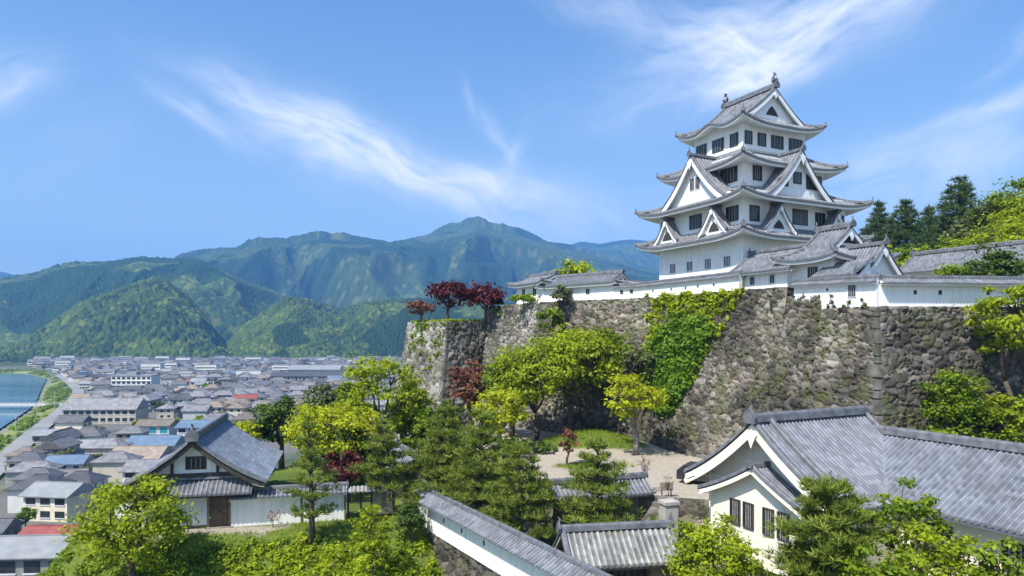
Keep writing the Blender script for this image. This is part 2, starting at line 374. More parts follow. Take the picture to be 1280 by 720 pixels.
def ornament(mb, p, d, s=1.0):
    """onigawara: shield block with two horns, facing d"""
    d = Vector((d[0], d[1], 0)).normalized(); sd = Vector((-d.y, d.x, 0)); p = Vector(p)
    sh = [(-.34, -.1), (-.40, .22), (-.24, .46), (0, .62), (.24, .46), (.40, .22), (.34, -.1)]
    mb.prism([p + sd * x * s + Vector((0, 0, z * s)) for x, z in sh], d * .16 * s)
    mb.tube([p + Vector((0, 0, .5 * s)) + d * .05 * s, p + Vector((0, 0, .78 * s)) - d * .02 * s, p + Vector((0, 0, .95 * s)) + d * .12 * s], [.11 * s, .08 * s, .04 * s], 6)
def eave_edge(mbd, mbw, pts, n, drop=.16, white=.20, depth=1.5, zs=.35, inset=.12):
    """dark tile-end strip, white board under it and plaster soffit running inward"""
    n = Vector((n[0], n[1], 0)); G = []
    for p in pts:
        p = Vector(p); G.append([p + Vector((0, 0, .07)), p + Vector((0, 0, -drop))])
    mbd.grid(np.array([[list(q) for q in r] for r in G]))
    W_ = []
    for p in pts:
        p = Vector(p)
        W_.append([p + n * inset + Vector((0, 0, -.02)), p + n * inset + Vector((0, 0, -drop - white)), p + n * (inset + .25) + Vector((0, 0, -drop - white + .02)), p + n * depth + Vector((0, 0, zs - drop - white))])
    mbw.grid(np.array([[list(q) for q in r] for r in W_]))
    D_ = [[Vector(p) + Vector((0, 0, -drop)), Vector(p) + n * (inset + .02) + Vector((0, 0, -drop + .01))] for p in pts]
    mbd.grid(np.array([[list(q) for q in r] for r in D_]))
def corner_lift(L, lf, Rr):
    def f(U, b):
        e = np.clip(1 - b / Rr, 0, 1) ** 2
        return lf * e * (np.clip(1 - U / Rr, 0, 1) ** 2 + np.clip(1 - (L - U) / Rr, 0, 1) ** 2)
    return f
def hip_roof(parent, x0, x1, y0, y1, ze, rise, Wd, ov, wall_depth=None, lf=.55, pitch=.36, gable=None, mat='tile', name='roof', soffit='plaster', c=.3, zs=.35, bumps=None, rs=1.0):
    """eave rectangle x0..x1, y0..y1 (already with overhang). Wd: horizontal run of the skirt.
    gable: dict(axis='y', top=zridge, ov=.5) turns it into a hip-and-gable roof"""
    mb, mw, mr = MB(), MB(), MB(); hips = []
    sides = [((x0, y0), (1, 0), (0, 1), x1 - x0), ((x1, y0), (0, 1), (-1, 0), y1 - y0), ((x1, y1), (-1, 0), (0, -1), x1 - x0), ((x0, y1), (0, -1), (1, 0), y1 - y0)]
    Rr = min(min(x1 - x0, y1 - y0) * .42, 4.5)
    if gable:
        hw = (x1 - x0) / 2 if gable['axis'] == 'y' else (y1 - y0) / 2
        H = gable['top'] - ze; cc = gable.get('c', .3)
        prof = curve_prof(H, hw, cc)
    else: prof = curve_prof(rise, Wd, c)
    for k, (p, a, n, L) in enumerate(sides):
        lift0 = corner_lift(L, lf, Rr)
        bp = (bumps or {}).get(k)
        lift = (lambda U, b, l0=lift0, bp=bp: l0(U, b) + (bp[1] * np.exp(-((U - bp[0]) / bp[2]) ** 2) * np.clip(1 - b / 2.2, 0, 1) if bp else 0))
        p3 = (p[0], p[1], ze)
        if not gable:
            tile_slope(mb, p3, a, n, L, Wd, prof, lambda u, L=L: min(Wd, u, L - u), None, lift, pitch)
        else:
            longside = (abs(a[1]) > .5) == (gable['axis'] == 'y'); go = gable.get('ov', .45)
            if longside:
                hw_ = hw
                tile_slope(mb, p3, a, n, L, hw_, prof, lambda u: u, None, lift, pitch, u0=0, u1=Wd)
                tile_slope(mb, p3, a, n, L, hw_, prof, lambda u, L=L: L - u, None, lift, pitch, u0=L - Wd, u1=L)
                tile_slope(mb, p3, a, n, L, hw_, prof, None, None, lift, pitch, u0=Wd, u1=L - Wd, nb=12)
                tile_slope(mb, p3, a, n, L, hw_, prof, None, lambda u: Wd * 1.0, lift, pitch, u0=Wd - go, u1=Wd, nb=8)
                tile_slope(mb, p3, a, n, L, hw_, prof, None, lambda u: Wd * 1.0, lift, pitch, u0=L - Wd, u1=L - Wd + go, nb=8)
            else:
                tile_slope(mb, p3, a, n, L, Wd, prof, lambda u, L=L: min(Wd + .35, u, L - u), None, lift, pitch)
        us = np.linspace(0, L, 25); pts = []
        for u in us:
            z = ze + float(lift(np.array(u), np.array(0.0))); pts.append((p[0] + a[0] * u, p[1] + a[1] * u, z))
        eave_edge(mb, mw, pts, n, depth=(wall_depth or ov) + .05, zs=zs)
        # hip ridge from corner
        q = []
        top = Wd
        for b in np.linspace(-.05, top, 9):
            bb = max(b, 0); z = ze + float(prof(np.array(bb))) + float(lift(np.array(bb), np.array(bb))) + .04
            q.append((p[0] + (a[0] + n[0]) * b, p[1] + (a[1] + n[1]) * b, z))
        mh = MB(); mh.sweep(q, RIDGE_PROF(.17 * rs, .27 * rs)); ornament(mh, q[0], (-(a[0] + n[0]), -(a[1] + n[1])), .62 * rs); hips.append(mh)
    rf = mb.build(name, [M[mat]], parent)
    mw.build('soffit', [M[soffit]], rf)
    for mh in hips: mh.build('hip_ridge', [M['ridge']], rf)
    if gable:
        ax = gable['axis']; xm, ym = (x0 + x1) / 2, (y0 + y1) / 2; go = gable.get('ov', .45)
        if ax == 'y': ends = [(Vector((xm, y0 + Wd - go, gable['top'])), Vector((0, -1, 0))), (Vector((xm, y1 - Wd + go, gable['top'])), Vector((0, 1, 0)))]
        else: ends = [(Vector((x0 + Wd - go, ym, gable['top'])), Vector((-1, 0, 0))), (Vector((x1 - Wd + go, ym, gable['top'])), Vector((1, 0, 0)))]
        A, Bp = ends[0][0] + Vector((0, 0, .02)), ends[1][0] + Vector((0, 0, .02))
        mr.sweep([A, Bp], RIDGE_PROF(.24 * rs, .55 * rs)); ornament(mr, A + Vector((0, 0, .1)), ends[0][1], 1.0 * rs); ornament(mr, Bp + Vector((0, 0, .1)), ends[1][1], 1.0 * rs)
        for E, d in ends:
            wallm, barge, verge = MB(), MB(), MB()
            sd = Vector((-d.y, d.x, 0)); zb = float(prof(np.array(Wd))) + ze
            def cp(s_, off=0): # point on the section curve at signed side distance s_
                return E + sd * s_ + Vector((0, 0, ze + float(prof(np.array(hw - abs(s_)))) - gable['top'] + off))
            smax = hw - Wd
            ss = np.linspace(-smax, smax, 17)
            # verge tiles on top, white barge board below
            for sg in (-1, 1):
                path = [cp(sg * s_, .03) for s_ in np.linspace(smax + .15, 0.0, 8)]
                verge.sweep([p_ - d * .22 for p_ in path], RIDGE_PROF(.16 * rs, .2 * rs))
            up = [cp(s_, -.06) - d * .04 for s_ in ss]; lo = [cp(s_, -.50 * gable.get('bw', 1)) - d * .04 for s_ in ss]
            for i in range(len(ss) - 1): barge.prism([up[i], up[i + 1], lo[i + 1], lo[i]], -d * .16)
            pk = [cp(0, -.45), cp(0, -.45) + sd * .22 + Vector((0, 0, -.3)), cp(0, -1.15), cp(0, -.45) - sd * .22 + Vector((0, 0, -.3))]
            barge.prism([p_ + d * .0 for p_ in pk], -d * .1)
            tri = [cp(s_, -.05) - d * (go + .02) for s_ in ss]
            base = [E + sd * (-smax) - d * (go + .02) + Vector((0, 0, zb - gable['top'] - .3)), E + sd * smax - d * (go + .02) + Vector((0, 0, zb - gable['top'] - .3))]
            wallm.prism([base[0]] + tri + [base[1]], -d * .15)
            vent = gable.get('vent')
            if vent:
                wv = [E - d * (go - .01) + sd * x + Vector((0, 0, zb - gable['top'] + z_)) for x, z_ in ((-vent[0], vent[1]), (vent[0], vent[1]), (vent[0] * .5, vent[1] + vent[2] * .6), (0, vent[1] + vent[2]), (-vent[0] * .5, vent[1] + vent[2] * .6))]
                vm = MB(); vm.prism(wv, -d * .06); vm.build('vent', [M['dark']], rf)
            wallm.build('gable_wall', [M[gable.get('wall', 'plaster')]], rf); barge.build('barge_board', [M[gable.get('wall', 'plaster')]], rf); verge.build('verge_tiles', [M['ridge']], rf)
        mr.build('ridge', [M['ridge']], rf)
    return rf
def gable_roof(parent, O, o, Ld, hw, H, k=.35, pitch=.3, mat='tile', name='gable', wall='plaster', rec=.55, bw=.42, ridge=(.18, .34), orn=.9, lip=None, wallz=None, win=None, soffit='plaster', rh=.075, verge=.16, backgable=False, pend=True, rmat='ridge', hwr=None):
    """O apex point at the front (on the tile surface); o outward 2D dir; roof runs back Ld. hw half width, H drop"""
    O = Vector(O); o3 = Vector((o[0], o[1], 0)); sd = Vector((-o3.y, o3.x, 0))
    mb, mw, mr, mg, mv = MB(), MB(), MB(), MB(), MB()
    hws = {1: hw, -1: hwr or hw}
    def sec(s_, off=0):
        h_ = hw
        t = abs(s_) / h_; return O + sd * s_ + Vector((0, 0, -H * ((1 + k) * t - k * t * t) + off))
    for sg in (1, -1):
        hh = hws[sg]; e = sec(sg * hh)
        pr = lambda b, hh=hh: H * ((1 + k) * (hh / hw) - k * (hh / hw) ** 2) - H * ((1 + k) * ((hh - b) / hw) - k * ((hh - b) / hw) ** 2)
        tile_slope(mb, tuple(e), (-o3.x, -o3.y), (-sd.x * sg, -sd.y * sg), Ld, hh, pr, pitch=pitch, rh=rh, nb=12)
        # verge on the front edge
        path = [sec(sg * s_, .02) - o3 * .16 for s_ in np.linspace(hh + .05, 0, 10)]
        mv.sweep(path, RIDGE_PROF(verge, verge * 1.25))
        # eave underside
        pts = [tuple(e - o3 * q) for q in np.linspace(0, Ld, 6)]
        eave_edge(mb, mw, pts, (-sd.x * sg, -sd.y * sg), drop=.12, white=.14, depth=.9, zs=.25)
        # soffit board under the verge overhang
        path_u = [sec(sg * s_, -.07) for s_ in np.linspace(hh, 0, 12)]
        for i in range(len(path_u) - 1):
            a_, b_ = path_u[i] - o3 * .06, path_u[i + 1] - o3 * .06
            mg.prism([a_, b_, b_ + Vector((0, 0, -bw)), a_ + Vector((0, 0, -bw))], -o3 * .14)
        mw.grid(np.array([[list(p_ - o3 * .06 + Vector((0, 0, -.02))), list(p_ - o3 * (rec + .1) + Vector((0, 0, -.02)))] for p_ in path_u]))
    if pend:
        c0 = sec(0, -.1 - bw * .6)
        mg.prism([c0 + Vector((0, 0, .1)), c0 + sd * .26 * bw / .42 + Vector((0, 0, -.18)), c0 + sd * .16 * bw / .42 + Vector((0, 0, -.45)), c0 + Vector((0, 0, -.66 * bw / .42)), c0 - sd * .16 * bw / .42 + Vector((0, 0, -.45)), c0 - sd * .26 * bw / .42 + Vector((0, 0, -.18))], o3 * .05)
    rA = O + Vector((0, 0, .02)) + o3 * .02; rB = O - o3 * Ld + Vector((0, 0, .02))
    mr.sweep([rA, rB], RIDGE_PROF(*ridge)); ornament(mr, rA + Vector((0, 0, .05)), o3, orn)
    if backgable: ornament(mr, rB + Vector((0, 0, .05)), -o3, orn)
    rf = mb.build(name, [M[mat]], parent)
    mw.build('soffit', [M[soffit]], rf)
    mg.build('barge_board', [M[wall]], rf)
    mr.build('ridge', [M[rmat]], rf); mv.build('verge_tiles', [M[rmat]], rf)
    if wallz is not None:
        mt = MB(); q = [sec(s_, -.1) for s_ in np.linspace(-hws[-1] * .93, hw * .93, 15)]
        q = [p_ for p_ in q if p_.z > wallz]
        zl = wallz
        poly = [Vector((q[0].x, q[0].y, zl))] + q + [Vector((q[-1].x, q[-1].y, zl))]
        mt.prism([p_ - o3 * rec for p_ in poly], -o3 * .15)
        if backgable: mt.prism([p_ - o3 * (Ld - rec) for p_ in poly], o3 * .15)
        mt.build('gable_wall', [M[wall]], rf)
    return rf
def window(parent, c, out, w, h, bars=4, shutter=False, frame='dark', fw=.07, proud=.06, sill=None, glass='glass', bar='bar'):
    """c centre on the wall face, out = outward 2D dir"""
    c = Vector(c); o = Vector((out[0], out[1], 0)); s = Vector((-o.y, o.x, 0)); up = Vector((0, 0, 1)); mb = MB()
    mb.obox(c + o * .012, s * w / 2, o * .02, up * h / 2, 1)
    for sg in (-1, 1):
        mb.obox(c + s * sg * (w / 2 + fw / 2) + o * proud / 2, s * fw / 2, o * proud / 2, up * (h / 2 + fw), 0)
        mb.obox(c + up * sg * (h / 2 + fw / 2) + o * proud / 2, s * w / 2, o * (proud / 2 - .002), up * fw / 2, 0)
    for i in range(bars):
        x = -w / 2 + w * (i + 1) / (bars + 1); mb.obox(c + s * x + o * .045, s * .03, o * .014, up * h / 2, 2)
    if shutter: mb.obox(c + s * (w / 2 + fw + w * .36) + o * .04, s * w * .33, o * .03, up * h / 2, 3)
    return mb.build('window', [M[frame], M[glass], M[bar], M['shutter']], parent)
M['bar'] = noisy('window_bar', (.20, .19, .175), (.32, .31, .29), 4, .7, .3)
M['bar_white'] = M['shutter']
def tile_wall(name, label, A, B, zb, zt, th=.45, capw=.62, caph=.42, mat='plaster', tmat='tile', holes=(), group=None, pitch=.27, cat='wall', ends=(0, 0), z2=None, holes_side=1):
    """plastered wall with a two-slope tile cap from A to B (2D). Front = right-hand side looking from A to B"""
    A, B = Vector((*A, 0)), Vector((*B, 0)); d = (B - A); L = d.length; d.normalize()
    t = thing(name, label, cat, (A.x, A.y, zb), math.atan2(d.y, d.x), group)
    h = zt - zb - caph; dz = 0 if z2 is None else (z2 - zt)
    m = MB()
    V = [(0, -th / 2, 0), (L, -th / 2, 0), (L, th / 2, 0), (0, th / 2, 0), (0, -th / 2, h), (L, -th / 2, h + dz), (L, th / 2, h + dz), (0, th / 2, h)]
    m.add(V, [(3, 2, 1, 0), (4, 5, 6, 7), (0, 1, 5, 4), (2, 3, 7, 6), (0, 4, 7, 3), (1, 2, 6, 5)]); m.build('wall', [M[mat]], t)
    c, w, rg = MB(), MB(), MB()
    for sg in (-1, 1):
        lift = lambda U, b: dz * U / L
        tile_slope(c, (-.08, sg * capw, h - .02), (1, 0), (0, -sg), L + .16, capw, curve_prof(caph, capw, .1), lift=lift, pitch=pitch, rh=.06, nb=3)
        pts = [(-.08 + q * (L + .16), sg * capw, h - .02 + dz * q) for q in np.linspace(0, 1, 5)]
        eave_edge(c, w, pts, (0, -sg), drop=.07, white=.10, depth=capw - th / 2 + .03, zs=.1, inset=.08)
    for e, x in ((0, -.06), (1, L + .06)):
        zc = h + dz * e; w.prism([(x, -capw * .8, zc), (x, capw * .8, zc), (x, 0, zc + caph)], (-.03 if e else .03, 0, 0))
    rg.sweep([(-.1, 0, h + caph - .03), (L + .1, 0, h + caph - .03 + dz)], RIDGE_PROF(.13, .24)); ornament(rg, (-.1, 0, h + caph - .1), (-1, 0), .5); ornament(rg, (L + .1, 0, h + caph - .1 + dz), (1, 0), .5)
    cp = c.build('tile_cap', [M[tmat]], t); w.build('eave_board', [M[mat]], cp); rg.build('ridge', [M['ridge']], cp)
    for (x, z, s) in holes:
        q = MB(); q.obox((x, -holes_side * (th / 2 + .006), z), (s / 2, 0, 0), (0, .02, 0), (0, 0, s * .62), 0); q.build('loophole', [M['dark']], t)
    return t
# ------------------------------------------------------------------ castle grid: local x = right-hand faces, local y = receding left-hand faces
RZ = math.atan2(.447, .894)
dR, dL = Vector((.894, .447)), Vector((-.447, .894))
K0 = Vector((26.9, 50.0))
def kl(s, r=0.0):            # point on the rampart line: s metres back from the corner, r metres inwards
    return K0 + dL * s + dR * r

def build_keep():
    Z0 = 4.1; z = lambda w: w - Z0
    t = thing('castle_keep', 'tall white plastered castle keep with four tiers of grey tiled roofs', 'castle', (22.1, 65.0, Z0), RZ)
    PW, QW = 14.4, 12.5
    ins = [0, 0, 1.5, 2.7]
    tops = [(4.1, 10.3), (10.0, 14.2), (14.0, 18.1), (18.2, 22.3)]
    for k, (i, (a, b)) in enumerate(zip(ins, tops)):
        m = MB(); e = .004 * k
        m.box(i + e, PW - i - e, i + e, QW - i - e, z(a), z(b)); w = m.build('wall', [M['plaster']], t)
    # skirt roofs
    ov = [1.8, 1.8, 0, 0]; ek = [(-1.8, 9.55, 1.25, 1.8), (-1.8, 13.2, 1.7, 3.3), (-.1, 17.1, 1.75, 2.8)]
    for e, ze, rise, Wd in ek:
        hip_roof(t, e, PW - e, e, QW - e, z(ze), rise, Wd + .12, 1.8, wall_depth=1.9 if e < -1 else 1.6, lf=.62, pitch=.38)
    e = 1.35
    hip_roof(t, e, PW - e, e, QW - e, z(21.45), 0, 1.75, 1.35, wall_depth=1.4, lf=.7, pitch=.38,
             gable=dict(axis='y', top=z(25.75), ov=.55, bw=1.1, vent=(.9, .55, 1.0)), bumps={3: ((QW - 2 * e) / 2, .75, 1.5)})
    # small curved gable on the left eave of the top roof
    # fish ornaments on the main ridge
    for q, sg in ((2.75, 1), (QW - 2.75, -1)):
        m = MB(); p0 = Vector((PW / 2, q, z(26.25)))
        m.tube([p0, p0 + Vector((0, .10 * sg, .28)), p0 + Vector((0, .26 * sg, .48)), p0 + Vector((0, .2 * sg, .72)), p0 + Vector((0, -.06 * sg, .98))], [.24, .25, .18, .11, .05], 7)
        m.obox(p0 + Vector((0, -.02 * sg, .98)), (.17, 0, 0), (0, .05, 0), (0, .06 * sg, .15)); m.obox(p0 + Vector((0, -.1 * sg, .36)), (.30, 0, 0), (0, .1, 0), (0, 0, .12))
        m.build('fish_ornament', [M['ridge']], t)
    # large gables on the second roof
    def gab(O, o, Ld, hw, H, wz, win=None, bw=.55, rec=.6, name='gable', orn=.8, vent=False):
        g = gable_roof(t, O, o, Ld, hw, H, k=.38, pitch=.38, name=name, bw=bw, rec=rec, wallz=wz, orn=orn, ridge=(.17, .3), pend=True)
        c = Vector((O[0], O[1], 0)) - Vector((o[0], o[1], 0)) * (rec - .01)
        if win:
            for (x, zz, w, h, b) in win:
                s = Vector((-o[1], o[0], 0)); p = c + s * x + Vector((0, 0, zz))
                ww = window(g, p, o, w, h, b)
        if vent:
            m = MB(); s = Vector((-o[1], o[0], 0)); w, h, zz = vent
            m.prism([c + s * x + Vector((0, 0, zz + y)) for x, y in ((-w, 0), (w, 0), (w * .55, h * .6), (0, h), (-w * .55, h * .6))], Vector((o[0], o[1], 0)) * .05)
            m.build('vent', [M['dark']], g)
        return g
    gl = gab((-1.15, 6.2, z(18.55)), (-1, 0), 3.9, 4.7, 4.9, z(13.2), None, .62, .7)
    wl = [window(gl, (-.44, 6.2 + y, z(15.75)), (-1, 0), .62, 1.25, 2, frame='shutter') for y in (-.42, .42)]
    gr = gab((6.9, -1.05, z(18.35)), (0, -1), 3.9, 4.6, 4.8, z(13.2), [(0, z(15.75), 1.0, 1.05, 3)], .62, .7)
    for sx in (-1, 1):
        m = MB(); c = Vector((6.9 + sx * 2.05, -.34, z(15.35)))
        m.prism([c + Vector((x * sx, 0, y)) for x, y in ((-.8, -.6), (.95, -.6), (.5, .1), (-.8, .95))], Vector((0, -.05, 0))); m.build('opening', [M['dark']], gr)
    for (q, zz) in ((2.9, 12.75), (10.0, 12.55)):
        gab((-1.35, q, z(zz)), (-1, 0), 2.2, 1.95, 2.5, z(9.7), None, .34, .4, orn=.6, vent=(.75, .95, z(10.35)))
    for (p_, zz) in ((3.67, 12.75), (11.8, 12.6)):
        gab((p_, -1.35, z(zz)), (0, -1), 2.2, 2.1, 2.6, z(9.7), None, .34, .4, orn=.6, vent=(.75, .85, z(10.4)))
    # windows
    L, Rr = (-1, 0), (0, -1)
    for q in (2.1, 4.75, 7.5, 10.2): window(t, (0, q, z(7.35)), L, .8, .95, 3, frame='shutter', bar='shutter', fw=.05)
    for q, w, sh in ((1.4, 1.5, 0), (6.6, 1.7, 0), (11.1, 1.9, 0)): window(t, (0, q, z(11.9)), L, w, 1.35, 3)
    window(t, (1.45, 0, z(11.85)), Rr, 1.15, 1.4, 2, shutter=True)
    window(t, (7.7, 0, z(11.95)), Rr, 2.0, 1.45, 5); window(t, (10.6, 0, z(11.85)), Rr, 1.3, 1.4, 2, shutter=True); window(t, (13.5, 0, z(11.9)), Rr, 1.2, 1.3, 3)
    window(t, (1.504, 3.4, z(16.2)), L, 2.2, 1.4, 4); window(t, (1.504, 9.5, z(16.2)), L, 2.0, 1.4, 4)
    window(t, (3.4, 1.504, z(16.25)), Rr, 1.1, 1.35, 3); window(t, (12.0, 1.504, z(16.1)), Rr, 1.2, 1.35, 3)
    for q, w in ((3.9, 1.1), (6.2, 1.7), (8.7, 1.6)): window(t, (2.708, q, z(20.1)), L, w * .9, 1.22, 3)
    for p_, w in ((3.45, 1.0), (5.3, 1.15), (7.5, 1.8), (10.2, 2.1)): window(t, (p_, 2.708, z(20.15)), Rr, w * .9, 1.22, 3)
    # ledge course under the main gable windows and a thin plaster band at each storey foot
    m = MB()
    for i, zz in ((1.42, 14.95), (2.62, 18.95)): m.box(i, PW - i, i, QW - i, z(zz), z(zz + .14))
    m.build('sill_band', [M['plaster']], t)
    return t
build_keep()

def build_corner_turret():
    z0 = 2.9; z = lambda w: w - z0; o = kl(4.75, 1.3)
    t = thing('corner_turret', 'white two window turret with hipped gable roof beside the keep', 'turret', (o.x, o.y, z0), RZ)
    m = MB(); m.box(0, 5.6, 0, 4.3, 0, z(6.75)); m.build('wall', [M['plaster']], t)
    hip_roof(t, -1.05, 6.65, -1.0, 5.3, z(6.35), 0, 1.9, 1.05, wall_depth=1.15, lf=.35, pitch=.36, gable=dict(axis='y', top=z(9.05), ov=.5, bw=.8, vent=(1.1, .3, .8)), rs=.85)
    window(t, (0, 2.0, z(5.05)), (-1, 0), .8, 1.25, 3); window(t, (1.15, 0, z(5.15)), (0, -1), 1.05, 1.2, 4)
    return t
build_corner_turret()
def build_corridor():
    z0 = 3.7; z = lambda w: w - z0; o = kl(8.9, .75)
    t = thing('connecting_gallery', 'low white gallery with two small windows joining turret to keep', 'gallery', (o.x, o.y, z0), RZ)
    m = MB(); m.box(0, 4.2, 0, 5.8, 0, z(6.0)); m.build('wall', [M['plaster']], t)
    gable_roof(t, (2.1, 6.2, z(7.75)), (0, 1), 6.9, 2.85, 2.0, k=.2, name='roof', wallz=z(5.7), bw=.3, rec=.4, orn=.6, ridge=(.16, .3), pend=False)
    for q in (1.6, 3.9): window(t, (0, q, z(5.0)), (-1, 0), .5, .7, 1, frame='shutter')
    return t
build_corridor()
def build_gabled_turret():
    z0 = 2.1; z = lambda w: w - z0; o = Vector((29.0, 53.6))
    t = thing('gabled_turret', 'small white turret with broad triangular gable above the rampart corner', 'turret', (o.x, o.y, z0), RZ)
    m = MB(); m.box(-1.9, 1.9, .1, 5.5, 0, z(5.2)); m.build('wall', [M['plaster']], t)
    gable_roof(t, (0, -.5, z(7.15)), (0, -1), 6.6, 2.75, 2.7, k=.3, name='roof', wallz=z(4.4), bw=.42, rec=.5, orn=.8, ridge=(.17, .3), pend=True)
    # lean-to roof on its left
    m, w, rg = MB(), MB(), MB()
    tile_slope(m, (-3.6, -.6, z(4.75)), (0, 1), (1, 0), 4.2, 1.9, curve_prof(1.15, 1.9, .1), pitch=.3)
    eave_edge(m, w, [(-3.6, q, z(4.75)) for q in (-.6, 1, 3.6)], (1, 0), depth=1.6, drop=.1, white=.12)
    rg.sweep([(-3.65, -.6, z(4.85)), (-1.7, -.6, z(5.98))], RIDGE_PROF(.14, .22)); ornament(rg, (-3.6, -.6, z(4.9)), (-1, 0), .55)
    w.add([(-3.3, -.55, z(4.6)), (-1.9, -.55, z(4.6)), (-1.9, -.55, z(5.8))], [(0, 1, 2)])
    r2 = m.build('side_roof', [M['tile']], t); w.build('eave_board', [M['plaster']], r2); rg.build('ridge', [M['ridge']], r2)
    return t
build_gabled_turret()

# white walls along the rampart edge
a, b = kl(7.3, -.05), kl(-.1, -.05)
tw = tile_wall('loophole_wall', 'white parapet wall with one barred window left of the rampart corner', a, b, 1.9, 4.55, caph=.36, capw=.62, holes=[(3.2, 1.75, .16)], pitch=.28, z2=4.35)
window(tw, (5.4, -.23, 1.55), (0, -1), .62, .95, 3, frame='shutter', fw=.05)
R4 = (40.5, 51.6); R5 = (60.0, 56.5)
tile_wall('loophole_wall', 'long white parapet wall with two round loopholes right of the rampart corner', (K0.x + .1, K0.y + .02), R4, 1.9, 4.3, caph=.42, capw=.86, holes=[(2.7, 1.32, .24), (4.7, 1.32, .26), (8.6, 1.32, .24)], pitch=.28)
tile_wall('loophole_wall', 'last stretch of white parapet wall beyond the right edge of view', R4, R5, 1.9, 4.3, caph=.42, capw=.86, pitch=.28)
a, b = kl(28.6, .1), kl(13.6, .1)
tile_wall('loophole_wall', 'white loophole wall standing in front of the castle keep', a, b, 3.9, 5.78, caph=.3, capw=.5, holes=[(2.6, .95, .2), (5.6, .95, .2), (7.8, .95, .2), (9.6, 1.0, .2), (11.8, 1.0, .2)], pitch=.28)
a2 = Vector((11.5, 76.6)); R1 = Vector((3.46, 84.0)); R0 = Vector((-.9, 92.0))
tile_wall('loophole_wall', 'white loophole wall between the keep and the long storehouse', a2, a, 3.9, 5.75, caph=.3, capw=.5, holes=[(.9, 1.0, .35), (2.0, 1.05, .35), (4.0, 1.1, .4)], pitch=.28)

def build_left_buildings():
    d = (a2 - R1).normalized(); L = (a2 - R1).length; n = Vector((-d.y, d.x)); z0 = 3.9
    o = R1 + n * .25
    t = thing('long_storehouse', 'long low white storehouse with grey tiled roof on the rampart', 'storehouse', (o.x, o.y, z0), math.atan2(d.y, d.x))
    m = MB(); m.box(.3, L - .1, 0, 3.6, 0, 2.4); m.build('wall', [M['plaster']], t)
    hip_roof(t, -.6, L + .5, -.65, 4.25, 2.2, 0, 1.0, .65, wall_depth=.75, lf=.12, gable=dict(axis='x', top=3.35, ov=.35, bw=.6), rs=.6)
    for x in (3.6, 7.1): window(t, (x, 0, 1.3), (0, -1), .4, .5, 1, fw=.04)
    d2 = (R1 - R0).normalized(); L2 = (R1 - R0).length; n2 = Vector((-d2.y, d2.x)); o2 = R0 + d2 * 2.6 + n2 * .3
    t = thing('end_turret', 'small white turret with two windows at far end of rampart', 'turret', (o2.x, o2.y, z0), math.atan2(d2.y, d2.x))
    m = MB(); m.box(0, L2 - 2.2, 0, 3.8, 0, 2.9); m.build('wall', [M['plaster']], t)
    hip_roof(t, -.85, L2 - 1.35, -.85, 4.65, 2.7, 0, 1.25, .85, wall_depth=.95, lf=.25, gable=dict(axis='x', top=3.85, ov=.4, bw=.6), rs=.7)
    for x in (1.9, 4.7): window(t, (x, 0, 1.7), (0, -1), .5 + .1 * (x > 3), .85, 2, fw=.05)
build_left_buildings()
def build_right_gallery():
    A = Vector((45.2, 74.0)); t = thing('long_gallery', 'long tiled gallery roof behind the right hand parapet wall', 'gallery', (A.x, A.y, 3.9), RZ)
    m = MB(); m.box(-2.4, 2.4, -20, 1, 0, 3.1); m.build('wall', [M['plaster']], t)
    gable_roof(t, (0, 1.6, 5.0), (0, 1), 22, 3.2, 2.1, k=.15, name='roof', wallz=2.7, bw=.3, rec=.5, ridge=(.2, .4), pend=False)
    for q in (-1.5, -5, -8.5, -12): window(t, (-2.4, q, 1.7), (-1, 0), 1.2, 1.0, 3)
build_right_gallery()

